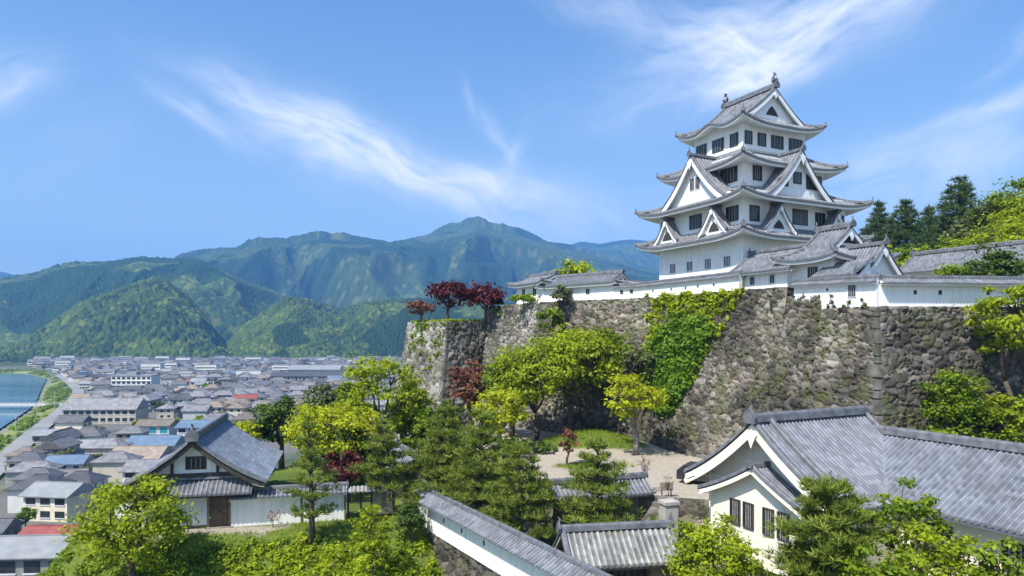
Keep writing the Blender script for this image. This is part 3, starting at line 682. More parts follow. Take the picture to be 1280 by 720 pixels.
# ------------------------------------------------------------------ stone ramparts
def stone_panel(p0, p1, o0, o1, ztop0, ztop1, zbase, zref, batter, res, cell, seed, col, amp=.24, pw=1.25, zig=0, z_dark=0):
    """sheet of dry-laid stones between two corner lines; o0/o1 outward offset directions (mitred) at the ends"""
    p0, p1 = np.array(p0, float), np.array(p1, float); o0, o1 = np.array(o0, float), np.array(o1, float)
    L = np.linalg.norm(p1 - p0); H = zref - zbase; nu = max(4, int(L / res)); nv = max(4, int(math.hypot(H, batter) / res))
    u = np.linspace(0, 1, nu)[:, None]; v = np.linspace(0, 1, nv)[None, :]
    zt = ztop0 + (ztop1 - ztop0) * u
    z = zt + (zbase - zt) * v
    off = batter * np.clip((zref - z) / H, 0, 1) ** pw
    x = p0[0] + (p1[0] - p0[0]) * u + (o0[0] + (o1[0] - o0[0]) * u) * off
    y = p0[1] + (p1[1] - p0[1]) * u + (o0[1] + (o1[1] - o0[1]) * u) * off
    d = (p1 - p0) / L; n = np.array([d[1], -d[0]])
    su = u * L + 0 * v; sv = -(z - zref)
    wx = su + .35 * (fbm(su * .9, sv * .9, seed + 5) - .5); wy = sv + .35 * (fbm(su * .9, sv * .9, seed + 9) - .5)
    f1, f2, idx, ox, oy = cells(wx / (cell * 1.28), wy / cell, seed, .85)
    g1, g2, gid, _, _ = cells(wx / (cell * .55), wy / (cell * .48), seed + 31, .85)
    small = _h(np.floor(idx * 9999), np.floor(idx * 777), 3) > .72
    e = np.where(small, (g2 - g1) * .6, f2 - f1); sid = np.where(small, gid, idx)
    dome = sstep(.03, .12, e) * .92 + .08 * sstep(.1, .6, e)
    tx, ty = (_h(np.floor(sid * 9999), np.floor(sid * 99), 11) - .5), (_h(np.floor(sid * 9999), np.floor(sid * 99), 12) - .5)
    h = amp * dome * (.7 + .6 * sid) + amp * 1.5 * (tx * ox + ty * oy) * dome + amp * .35 * (fbm(su * 5, sv * 5, seed + 3, 3) - .5)
    edge = np.minimum(sstep(0, .3, su), sstep(0, .3, L - su))
    h = h * (edge * .8 + .2)
    sl = .30
    x = x + n[0] * h; y = y + n[1] * h; z = z + h * sl
    tone = _h(np.floor(sid * 99999), np.floor(sid * 333), 21); hue = _h(np.floor(sid * 99999), np.floor(sid * 333), 22)
    c0, c1, c2 = [np.array(c) for c in col]
    c = c0 + (c1 - c0) * (tone ** 1.4)[..., None]
    c = np.where((hue > .72)[..., None], c * .45 + c2 * .55 * (.5 + .7 * tone[..., None]), c)
    c = c * (.42 + .95 * sstep(.25, .75, fbm(su * .16, sv * .2, seed + 40, 4)))[..., None] * np.array([1.02, .995, .955])
    C = np.concatenate([c, np.ones(c.shape[:2] + (1,))], -1)
    return np.stack([x, y, z], -1), C
def mitre(dirs):
    ns = [np.array([d[1], -d[0]]) for d in dirs]; out = [ns[0]]
    for a_, b_ in zip(ns[:-1], ns[1:]):
        m_ = a_ + b_; out.append(m_ / max(.35, np.dot(m_, a_)))
    return out + [ns[-1]]
def rampart(name, label, pts, ztops, zbase, zref, batter, res, cell, seed, cols, mats, quoins=(), amp=.25, cat='rampart', dz=.0, cap=1.6):
    """pts run left to right as seen from outside; ztops per segment"""
    pts = [np.array(p, float) for p in pts]; dirs = [(b_ - a_) / np.linalg.norm(b_ - a_) for a_, b_ in zip(pts[:-1], pts[1:])]
    off = mitre(dirs); base = np.mean(pts, 0)
    root = thing(name, label, cat, (pts[len(pts) // 2][0], pts[len(pts) // 2][1], zbase)); org = np.array([*pts[len(pts) // 2], zbase])
    for i in range(len(pts) - 1):
        G, C = stone_panel(pts[i], pts[i + 1], off[i], off[i + 1], ztops[i][0], ztops[i][1], zbase, zref, batter, res, cell, seed + i * 13, cols[i], amp)
        # flat top strip so that the wall is solid from above
        nu, nv = G.shape[:2]
        idx = np.arange(nu * nv).reshape(nu, nv); F = np.stack([idx[:-1, :-1], idx[:-1, 1:], idx[1:, 1:], idx[1:, :-1]], -1).reshape(-1, 4)
        V = G.reshape(-1, 3) - org; Cc = C.reshape(-1, 4)
        n = np.array([dirs[i][1], -dirs[i][0], 0]); top = G[:, 0, :] - org; inn = top - n * cap; o = len(V)
        V = np.concatenate([V, top, inn]); Cc = np.concatenate([Cc, C[:, 0], C[:, 0]])
        k = np.arange(nu - 1); F = np.concatenate([F, np.stack([o + k, o + k + 1, o + nu + k + 1, o + nu + k], -1)])
        link('stone_face', np_mesh('stone_face', V, F, M[mats[i]], vcol=Cc), root)
    rng = random.Random(seed)
    for qi in quoins:
        m = MB(); p = pts[qi]; o_ = off[qi]; da, db = -dirs[qi - 1], dirs[qi]; z_ = ztops[qi - 1][1]; k = 0
        H = zref - zbase
        while z_ > zbase + .3:
            h = rng.uniform(.5, 1.1); zz = z_ - h / 2; f = batter * max(0, (zref - zz) / H) ** 1.25
            c = p + o_ * f; la, lb = (1.35, .8) if k % 2 else (.8, 1.35); la *= rng.uniform(.65, 1.2); lb *= rng.uniform(.65, 1.2)
            # block as a corner wedge following the two faces
            na, nb_ = np.array([dirs[qi - 1][1], -dirs[qi - 1][0]]), np.array([dirs[qi][1], -dirs[qi][0]])
            q0 = c + (o_) * rng.uniform(.12, .26); g = .05
            P4 = [q0, q0 + da * la, q0 + da * la - na * .8, c - o_ * .6, q0 + db * lb - nb_ * .8, q0 + db * lb]
            bat = batter / H * 1.2 * h / 2
            vb = [Vector((*(q + o_ * bat * .9), zz - h / 2 + g)) - Vector(org) for q in P4]; vt = [Vector((*(q - o_ * bat * .9), zz + h / 2 - g)) - Vector(org) for q in P4]
            n_ = len(P4); m.add(vb + vt, [tuple(range(n_)), tuple(range(2 * n_ - 1, n_ - 1, -1))] + [(i_, n_ + i_, n_ + (i_ + 1) % n_, (i_ + 1) % n_) for i_ in range(n_)])
            z_ -= h; k += 1
        o__ = m.build('corner_stones', [M['quoin']], root)
        bv = o__.modifiers.new('bevel', 'BEVEL'); bv.width = .14; bv.segments = 3
    return root
GREY = ((.08, .076, .068), (.30, .285, .26), (.20, .165, .125)); PALE = ((.12, .115, .105), (.42, .405, .375), (.27, .23, .175)); SHADED = ((.07, .066, .06), (.24, .23, .21), (.17, .14, .11))
BROWN = ((.07, .065, .057), (.28, .262, .232), (.20, .16, .115))
s8, s4 = kl(8.2), kl(4.6)
R2 = kl(25.6)
rampart('stone_rampart', 'great dry stone rampart carrying the keep and its white parapet walls', [(-3.6, 97.0), tuple(R0), tuple(R1), tuple(R2), tuple(s8), tuple(s4), tuple(K0), R4, R5],
        [(4.1, 4.1), (4.1, 4.1), (4.1, 4.1), (4.1, 4.1), (3.25, 3.25), (2.1, 2.1), (2.1, 2.1), (2.1, 2.1)], -14.2, 4.1, 4.7, .085, .46, 5,
        [PALE, PALE, BROWN, BROWN, BROWN, BROWN, GREY, GREY], ['stone'] * 8, quoins=(2, 6))
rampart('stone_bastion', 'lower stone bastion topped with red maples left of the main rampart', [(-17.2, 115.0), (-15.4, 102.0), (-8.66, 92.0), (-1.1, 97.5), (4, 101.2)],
        [(1.96, 1.96)] * 4, -16.0, 1.96, 3.6, .14, .68, 77, [PALE, PALE, SHADED, SHADED], ['stone', 'stone', 'stone_shaded', 'stone_shaded'], quoins=(2,))  # right faces take darker stone colours, their shade painted in
# ------------------------------------------------------------------ terrain
def poly_dist(X, Y, poly):
    """0 inside, distance to the polygon outside"""
    d = np.full(X.shape, 1e9); ins = np.zeros(X.shape, bool); n = len(poly)
    for i in range(n):
        (x0, y0), (x1, y1) = poly[i], poly[(i + 1) % n]; dx, dy = x1 - x0, y1 - y0
        t = np.clip(((X - x0) * dx + (Y - y0) * dy) / (dx * dx + dy * dy), 0, 1)
        d = np.minimum(d, np.hypot(X - x0 - t * dx, Y - y0 - t * dy))
        c = ((y0 > Y) != (y1 > Y)) & (X < (x1 - x0) * (Y - y0) / (y1 - y0 + 1e-12) + x0); ins ^= c
    return np.where(ins, 0, d)
T1 = [(-27.5, 45.0), (-20, 45.6), (-12, 47.6), (-8, 48.8), (-5, 54), (-1, 62), (-6, 72), (-18, 72), (-28, 64), (-31, 52)]
T2 = [(1.5, 52), (7.5, 47.4), (10.9, 45.6), (13.2, 45.0), (20, 46), (28, 50), (28, 60), (16, 74), (6, 86), (-12, 80), (-4, 70), (0, 60)]
T3 = [(-7.7, 53.2), (8.2, 25.4), (10, 14), (62, 14), (62, 52), (26, 50), (13, 46), (1, 54), (-4, 58)]
RIVER = [(-900, 905), (-626, 870), (-520, 760), (-430, 622), (-353, 505), (-315, 444), (-264, 351), (-215, 250), (-190, 200), (-260, 190), (-900, 200)]
ROADE = [(-900, 950), (-613, 890), (-497, 748), (-351, 550), (-273, 415), (-226, 325), (-178, 237), (-140, 165)]
TOWN = -45.0
def polyline_dist(X, Y, pl):
    d = np.full(X.shape, 1e9)
    for (x0, y0), (x1, y1) in zip(pl[:-1], pl[1:]):
        dx, dy = x1 - x0, y1 - y0; t = np.clip(((X - x0) * dx + (Y - y0) * dy) / (dx * dx + dy * dy), 0, 1)
        d = np.minimum(d, np.hypot(X - x0 - t * dx, Y - y0 - t * dy))
    return d
def height(X, Y):
    X = np.asarray(X, float); Y = np.asarray(Y, float)
    z = np.full(X.shape, TOWN)
    d1 = poly_dist(X, Y, T1); z = np.maximum(z, -13.2 - (.50 + .9 * sstep(24, 29, -X)) * np.maximum(0, d1 - .8) - .12 * np.minimum(d1, .8) + .35 * (fbm(X * .5, Y * .5, 4) - .5) * (d1 > 0))
    d2 = poly_dist(X, Y, T2); z = np.maximum(z, -11.0 - 3.5 * d2)
    d3 = poly_dist(X, Y, T3); z = np.maximum(z, -13.5 - 2.2 * d3)
    # general castle hill flank
    hill = -24 - .42 * np.maximum(0, np.hypot((X - 12) * .8, (Y - 62)) - 48); z = np.maximum(z, np.minimum(hill, -17) + 2 * (fbm(X * .06, Y * .06, 8) - .5))
    z = z + 1.5 * np.exp(-(((X - 8.0) / 4.4) ** 2 + ((Y - 68) / 3.6) ** 2))
    z = z + 7.0 * np.exp(-(((X - 37) / 6.5) ** 2 + ((Y - 47.5) / 3.6) ** 2))
    dr = poly_dist(X, Y, RIVER); bank = sstep(0, 14, dr); z = np.where((z < TOWN + 1) & (Y > 150), TOWN - 4.2 * (1 - bank), z)
    return z
def build_ground():
    xs = np.concatenate([-np.geomspace(4500, 62, 46), np.arange(-60, 64.1, .8), np.geomspace(66, 4500, 36)])
    xs = np.concatenate([xs, np.arange(-700, -170, 9.0)]); xs = np.unique(np.round(xs, 2))
    ys = np.concatenate([np.linspace(-300, 8, 12), np.arange(10, 100, .8), np.geomspace(102, 180, 16), np.arange(188, 960, 9.0), np.geomspace(980, 6900, 30)])
    X, Y = np.meshgrid(xs, ys, indexing='ij'); Z = height(X, Y)
    nu, nv = X.shape; idx = np.arange(nu * nv).reshape(nu, nv); F = np.stack([idx[:-1, :-1], idx[1:, :-1], idx[1:, 1:], idx[:-1, 1:]], -1).reshape(-1, 4)
    V = np.stack([X, Y, Z], -1).reshape(-1, 3)
    grass = np.array([.085, .125, .022]); lime = np.array([.13, .175, .025]); dirt = np.array([.30, .255, .19]); town = np.array([.15, .145, .135]); garden = np.array([.06, .085, .03]); scrub = np.array([.05, .07, .02]); sand = np.array([.37, .325, .26])
    d1, d2, d3 = poly_dist(X, Y, T1), poly_dist(X, Y, T2), poly_dist(X, Y, T3)
    n1 = fbm(X * .25, Y * .25, 61)[..., None]
    C = town + (garden - town) * sstep(.5, .62, fbm(X * .05, Y * .05, 71))[..., None]
    C = np.where((Y > 985)[..., None] & (Z < TOWN + 2)[..., None], garden, C)
    C = np.where((Z > TOWN + 2)[..., None], scrub + (grass - scrub) * n1, C)
    C = np.where((d1 < 6)[..., None], grass + (lime - grass) * sstep(.35, .6, n1[..., 0])[..., None], C)
    C = np.where((d3 == 0)[..., None], dirt * .8 + (scrub - dirt * .8) * sstep(.45, .6, n1[..., 0])[..., None], C)
    C = np.where((d2 == 0)[..., None], sand * (.92 + .16 * n1), C)
    mound = np.exp(-(((X - 8.0) / 5.2) ** 2 + ((Y - 68) / 4.2) ** 2)) > .32 + .1 * (n1[..., 0] - .5)
    isl = ((X - 6.2) / 2.6) ** 2 + ((Y - 57.5) / 1.5) ** 2 < 1
    C = np.where((mound | isl)[..., None], grass + (lime - grass) * n1, C)
    # the dirt path at the gate
    path = polyline_dist(X, Y, [(-27, 45.5), (-20, 46.3), (-16, 46.9)]) < .8; C = np.where(path[..., None], sand * .9, C)
    dr = poly_dist(X, Y, RIVER); rd = polyline_dist(X, Y, ROADE)
    bankm = (dr < 62) & (Z < TOWN + 1) & (Y > 190) & (rd > 5)
    inner = sstep(.4, .62, fbm(X * .03, Y * .03, 83))[..., None]
    xr = np.interp(Y, [r[1] for r in ROADE[::-1]], [r[0] for r in ROADE[::-1]])
    bankm = (dr > 0) & (X < xr - 3) & (Y > 165) & (Y < 960)
    C = np.where(bankm[..., None], np.array([.11, .17, .03]) + (np.array([.21, .25, .055]) - np.array([.11, .17, .03])) * inner, C)
    C = np.where(((dr > 0) & (dr < 6) & (Y > 190))[..., None], np.array([.30, .28, .22]), C)
    Cc = np.concatenate([C, np.ones(C.shape[:2] + (1,))], -1).reshape(-1, 4)
    m = vcol_mat('ground_cover_soil', .95, 3, .4, .08)
    o = link('ground', np_mesh('ground', V, F, m, vcol=Cc, smooth=True)); o['kind'] = 'structure'
build_ground()
def flat_poly(name, pts, z, mat, kind='structure'):
    m = MB(); m.add([(x, y, z) for x, y in pts], [tuple(range(len(pts)))]); o = m.build(name, [mat]); o['kind'] = kind; return o
def water_mat():
    m, t, b = new_mat('river_water')
    tc = t.nodes.new('ShaderNodeTexCoord'); mp = t.nodes.new('ShaderNodeMapping'); mp.inputs['Scale'].default_value = (.004, .02, 1); t.links.new(tc.outputs['Object'], mp.inputs[0])
    col = ramp(t, noise(t, 1, 4, mp.outputs[0]), [(.35, (.06, .13, .18)), (.6, (.13, .23, .30)), (.75, (.20, .31, .37))])
    t.links.new(col, b.inputs['Base Color']); b.inputs['Roughness'].default_value = .12; b.inputs['IOR'].default_value = 1.33
    bump(t, b, noise(t, .35, 3), .12, .15); return m
flat_poly('river', [(x - 0, y) for x, y in RIVER], -47.6, water_mat())
asphalt = noisy('asphalt', (.20, .20, .20), (.28, .275, .265), .05, .9, .2)
def ribbon(name, pl, w, z, mat):
    m = MB(); L_, R_ = [], []
    for i, p in enumerate(pl):
        a_ = Vector(pl[max(i - 1, 0)]); b_ = Vector(pl[min(i + 1, len(pl) - 1)]); d = (b_ - a_).normalized(); n = Vector((-d.y, d.x)) * w / 2
        L_.append((p[0] + n.x, p[1] + n.y, z)); R_.append((p[0] - n.x, p[1] - n.y, z))
    G = np.array([L_, R_]); m.grid(G); o = m.build(name, [mat]); o['kind'] = 'structure'; return o
def spline(pl, k=8):
    out = []
    for i in range(len(pl) - 1):
        p0, p1, p2, p3 = [np.array(pl[min(max(j, 0), len(pl) - 1)], float) for j in (i - 1, i, i + 1, i + 2)]
        for q in range(k):
            t_ = q / k; out.append(tuple(.5 * (2 * p1 + (p2 - p0) * t_ + (2 * p0 - 5 * p1 + 4 * p2 - p3) * t_ ** 2 + (3 * p1 - p0 - 3 * p2 + p3) * t_ ** 3)))
    return out + [tuple(pl[-1])]
ribbon('river_road', spline(ROADE), 8, TOWN + .9, asphalt)
# bridge
def build_bridge():
    t = thing('river_bridge', 'long low concrete bridge crossing the blue green river', 'bridge', (-420, 442, -49))
    conc = noisy('bridge_concrete', (.42, .41, .39), (.55, .54, .52), .3, .85, .2)
    m = MB(); m.box(-420, 135, -3.5, 3.5, 3.6, 4.6); m.build('deck', [conc], t)
    for y in (-3.4, 3.4):
        m = MB(); m.box(-420, 130, y - .12, y + .12, 5.35, 5.5); [m.box(x, x + .3, y - .1, y + .1, 4.6, 5.35) for x in range(-100, 130, 4)]; m.build('railing', [conc], t)
    for x in (20, 50, 80): m = MB(); m.box(x, x + 1.6, -3, 3, 0, 3.6); m.build('pier', [conc], t)
build_bridge()

# upper castle ground behind the ramparts and the wooded hill on the right
def upper_ground():
    gm = noisy('castle_yard', (.22, .20, .15), (.10, .13, .04), .15, .95, .1)
    pts = [kl(8.4, .6), R2 + Vector((.5, .4)), R1 + Vector((.5, .5)), R0 + Vector((.6, .3)), Vector((-2, 97)), Vector((10, 130)), Vector((95, 130)), Vector((95, 62)), Vector((58, 62)), kl(8.4, 30)]
    flat_poly('upper_court', [tuple(p) for p in pts], 3.95, gm)
    pts = [kl(8.6, 1.0), kl(.3, .4), Vector((R4[0], R4[1] + .6)), Vector((R5[0], R5[1] + .5)), Vector((60, 63)), kl(8.6, 29)]
    flat_poly('corner_court', [tuple(p) for p in pts], 1.98, gm)
    flat_poly('bastion_lawn', [(-16.6, 115), (-14.9, 102), (-8.6, 92.7), (-1.2, 98.1), (3.6, 101.6), (3, 112), (-6, 118)], 1.98, noisy('short_lawn', (.09, .13, .025), (.15, .19, .03), .8, .95, .1))
upper_ground()
def hz(X, Y):
    return 3.0 + 17 * sstep(48, 95, X) * sstep(64, 92, Y) + 1.2 * fbm(X * .1, Y * .1, 17)
def hillside():
    X, Y = np.meshgrid(np.linspace(44, 150, 60), np.linspace(62, 150, 50), indexing='ij'); Z = hz(X, Y)
    nu, nv = X.shape; idx = np.arange(nu * nv).reshape(nu, nv); F = np.stack([idx[:-1, :-1], idx[1:, :-1], idx[1:, 1:], idx[:-1, 1:]], -1).reshape(-1, 4)
    o = link('hillside', np_mesh('hillside', np.stack([X, Y, Z], -1).reshape(-1, 3), F, noisy('forest_floor', (.04, .055, .015), (.09, .11, .03), .4, .95, .1), smooth=True)); o['kind'] = 'structure'
hillside()

# ------------------------------------------------------------------ mountains
def mountain(name, sil, Db, Dr, res_a, nr, seed, cell, camp, cols, relief, spur=1.0, conifer=None, back=.45, zb=TOWN, pw=1.0, lac=140.0):
    """sil: skyline in photo pixels at ridge distance Dr; foot at Db"""
    xs = np.array([p[0] for p in sil], float); zs = np.array([ZZ(p[1], Dr) for p in sil])
    a = np.arange(xs[0], xs[-1] + .1, res_a)
    zr = np.interp(a, xs, zs)
    k = np.ones(9) / 9; zr2 = np.convolve(np.pad(zr, 4, 'edge'), k, 'valid'); zr = zr * .4 + zr2 * .6
    t = np.concatenate([np.linspace(0, 1, nr), 1 + np.linspace(0, back, max(6, int(nr * back * .4)))[1:]])
    A, T = np.meshgrid(a, t, indexing='ij'); ZR = np.repeat(zr[:, None], len(t), 1)
    D = Db + (Dr - Db) * T; X = (A - CX) / F_PX * D; Y = D
    prof = np.where(T <= 1, np.sin(np.clip(T, 0, 1) * math.pi / 2) ** pw, np.cos((T - 1) / back * math.pi / 2))
    Z = zb - 8 + (ZR - zb + 8) * prof
    env = np.where(T <= 1, np.sin(np.clip(T, 0, 1) * math.pi) ** .7, 0)
    wx = X + lac * .6 * (fbm(X / lac, Y / lac, seed + 3) - .5); wy = Y * .38
    r1 = 1 - np.abs(2 * fbm(wx / lac, wy / lac, seed, 3) - 1); r2 = 1 - np.abs(2 * fbm(wx / lac * 2.3, wy / lac * 2.3, seed + 21, 3) - 1)
    Z = Z + relief * env * ((r1 - .75) * 1.4 + (r2 - .75) * .95) * spur
    hgt = np.maximum(ZR - zb, 10)
    Z = np.where(T < .97, np.minimum(Z, np.maximum(D * (ZR / Dr) * (.80 + .195 * T), zb * .5)), Z)
    f1, f2, idx, ox, oy = cells(X / cell, Y / cell, seed, .95)
    cone = sstep(.45, .6, fbm(X / (lac * .8) + .3, Y / (lac * .8), seed + 50, 3)) if conifer is None else np.full(X.shape, conifer)
    g1, g2, gid, _, _ = cells(X / (cell * .62), Y / (cell * .62), seed + 3, .9)
    bumpz = (1 - cone) * camp * np.sqrt(np.clip(1 - (f1 / .75) ** 2, 0, 1)) * (.6 + .8 * idx) + cone * camp * 1.1 * np.clip(1 - g1 / .75, 0, 1) * (.7 + .6 * gid)
    Z = Z + bumpz
    sid = np.where(cone > .5, gid, idx); tone = _h(np.floor(sid * 99999), np.floor(sid * 77), 5)
    c0, c1, c2 = [np.array(c) for c in cols]
    patch = sstep(.38, .62, fbm(X / (lac * .55), Y / (lac * .55), seed + 60, 4))
    f = np.clip(tone * .75 + patch * .5 - .1, 0, 1)[..., None]
    C = np.where((cone > .5)[..., None], c0 * (.7 + .6 * tone[..., None]), c0 + (c1 - c0) * f)
    C = np.where(((tone > .86) & (cone < .5))[..., None], c2 * (.7 + .4 * patch[..., None]), C)
    C = np.concatenate([C, np.ones(C.shape[:2] + (1,))], -1)
    nu, nv = X.shape; ix = np.arange(nu * nv).reshape(nu, nv); F = np.stack([ix[:-1, :-1], ix[1:, :-1], ix[1:, 1:], ix[:-1, 1:]], -1).reshape(-1, 4)
    o = link(name, np_mesh(name, np.stack([X, Y, Z], -1).reshape(-1, 3), F, M['forest'], vcol=C.reshape(-1, 4), smooth=False)); o['kind'] = 'structure'
    return o
M['forest'] = vcol_mat('forest_canopy', .95, .35, .5, .8, spec=.05)
FOR_N = ((.022, .045, .014), (.085, .125, .024), (.135, .165, .035)); FOR_M = ((.024, .052, .020), (.085, .13, .03), (.14, .17, .04)); FOR_F = ((.022, .046, .022), (.065, .098, .03), (.105, .125, .042))
mountain('forested_hill', [(-260, 420), (-160, 430), (-60, 446), (0, 440), (25, 432), (60, 408), (100, 382), (115, 375), (150, 364), (165, 358), (195, 350), (210, 355), (235, 372), (252, 392), (266, 412), (285, 436), (300, 452)], 1180, 1560, .42, 190, 11, 8.0, 6.5, FOR_N, 30, lac=120, conifer=0.0)
mountain('forested_hill', [(262, 452), (285, 432), (300, 412), (320, 398), (345, 380), (360, 373), (395, 380), (425, 388), (450, 382), (480, 378), (520, 376), (600, 378), (700, 386), (800, 400)], 1220, 1750, .55, 200, 23, 8.0, 6.5, FOR_N, 30, lac=190)
mountain('forested_hill', [(-320, 372), (-200, 360), (-80, 362), (0, 352), (45, 345), (62, 338), (95, 331), (130, 330), (177, 323.5), (200, 327), (225, 325), (250, 327), (275, 338), (300, 350), (330, 362), (356, 372), (400, 384), (440, 398), (480, 420)], 1560, 2350, .9, 200, 31, 13.0, 6.5, FOR_M, 90, lac=330)
mountain('mountain', [(180, 345), (230, 325), (255, 317), (275, 312), (295, 313), (330, 300), (345, 298), (370, 303), (385, 299), (405, 297), (430, 300), (505, 305), (560, 312), (640, 330)], 2350, 3400, .9, 210, 41, 17.0, 6.0, FOR_F, 290, lac=470)
mountain('mountain', [(400, 352), (440, 330), (500, 305), (520, 300), (550, 290), (575, 286), (595, 279), (620, 287), (650, 292), (690, 304), (740, 318), (800, 335), (900, 350), (1000, 360), (1120, 365)], 2450, 4100, 1.0, 230, 53, 20.0, 6.0, FOR_F, 400, lac=560)
mountain('mountain', [(660, 330), (700, 312), (725, 303), (750, 307), (790, 300), (810, 303), (860, 315), (950, 335), (1100, 345), (1300, 350)], 4300, 5600, 1.6, 90, 67, 30.0, 5.0, FOR_F, 160, lac=800)
mountain('mountain', [(-300, 345), (-150, 325), (-80, 330), (0, 341), (15, 345), (35, 347), (60, 352), (160, 365), (260, 375)], 4300, 5600, 1.6, 90, 79, 30.0, 5.0, FOR_F, 160, lac=800)

# ------------------------------------------------------------------ air
def haze():
    m = bpy.data.materials.new('haze_air'); m.use_nodes = True; t = m.node_tree; t.nodes.clear()
    out = t.nodes.new('ShaderNodeOutputMaterial'); v = t.nodes.new('ShaderNodeVolumePrincipled')
    v.inputs['Color'].default_value = HAZE_COL; v.inputs['Density'].default_value = HAZE_D; v.inputs['Anisotropy'].default_value = 0.0
    t.links.new(v.outputs[0], out.inputs['Volume'])
    b = MB(); b.box(-4700, 4700, -400, 7100, -60, 860); o = b.build('haze', [m]); o['kind'] = 'stuff'; o['label'] = 'thin blue haze in the valley air'
HAZE_D = 1.7e-4
HAZE_COL = (.17, .46, 1.0, 1)
haze()
# ------------------------------------------------------------------ hall at the lower right
def build_hall():
    z0 = -13.6; z = lambda w: w - z0 - .42
    t = thing('temple_style_hall', 'large cream walled hall with broad grey tiled gable and long side wing', 'hall', (13.2, 37.5, z0), RZ)
    # front block: ridge along local x, gable facing local -x
    m = MB(); m.box(1.2, 13.5, -4.6, 4.6, z(-12.4), z(-8.0)); m.build('wall', [M['cream']], t)
    m = MB(); m.box(1.0, 13.7, -4.8, 4.8, 0, z(-12.4)); m.build('plinth', [M['quoin']], t)
    rf = gable_roof(t, (0, 0, z(-4.35)), (-1, 0), 9.6, 5.5, 3.75, k=.32, pitch=.29, mat='tile_hall', name='roof', wall='cream', rec=1.35, bw=.62, ridge=(.24, .48), orn=1.15, wallz=z(-8.4), rh=.085, verge=.19)
    # second ridge lines running down near the verge (descending ridges)
    dm = MB()
    for sg in (1, -1):
        path = []
        for q in np.linspace(.15, 3.9, 9):
            tt = q / 5.5; path.append((1.35, sg * q, z(-4.35) - 3.75 * (1.32 * tt - .32 * tt * tt) + .08))
        dm.sweep(path, RIDGE_PROF(.16, .32)); ornament(dm, (1.35, sg * 3.95, path[-1][2] + .05), (0, sg), .75)
    dm.build('descending_ridge', [M['ridge']], rf)
    # far gable end of the front block, turned inwards
    mm = MB(); mm.sweep([(9.4, q, z(-4.35) - 3.75 * (1.32 * abs(q) / 5.5 - .32 * (q / 5.5) ** 2) + .06) for q in np.linspace(-.1, -5.3, 8)], RIDGE_PROF(.15, .26)); mm.build('verge_ridge', [M['ridge']], rf)
    # projecting front bay with its own small gable
    m = MB(); m.box(.55, 1.35, -3.5, 3.75, z(-12.4), z(-8.5)); m.build('bay_wall', [M['cream']], t)
    gable_roof(t, (-.12, 0, z(-6.85)), (-1, 0), 1.6, 4.15, 1.95, k=.25, pitch=.29, mat='tile_hall', name='bay_roof', wall='cream', rec=.68, bw=.26, ridge=(.14, .24), orn=.6, wallz=z(-8.7), rh=.08, pend=False)
    for q in (1.72, .72, -.72, -1.72): window(t, (.55, q, z(-9.72)), (-1, 0), .66, 1.35, 3, fw=.06, proud=.09)
    # side wing: ridge along local -y, starting inside the front block
    m = MB(); m.box(5.0, 13.6, -24, -4.0, z(-12.4), z(-8.05)); m.build('wing_wall', [M['cream']], t)
    m = MB(); m.box(4.8, 13.8, -24.2, -4.6, 0, z(-12.4)); m.build('wing_plinth', [M['quoin']], t)
    gable_roof(t, (9.3, .4, z(-5.4)), (0, 1), 25, 5.2, 2.65, k=.1, pitch=.29, mat='tile_hall', name='wing_roof', wall='cream', rec=.9, bw=.3, ridge=(.22, .46), orn=.8, rh=.085, pend=False)
    window(t, (5.0, -7.2, z(-9.7)), (-1, 0), 1.2, 1.7, 4)
    for q in (-10.6, -11.75, -14.2, -15.35, -18, -19.1): window(t, (5.0, q, z(-9.45)), (-1, 0), .95, 1.2, 3)
    m = MB()
    for q in np.arange(-5, -23.5, -.62): m.box(4.55, 5.6, q - .05, q + .05, z(-8.42), z(-8.28))
    m.build('rafter_ends', [M['cream']], t)
    return t
build_hall()

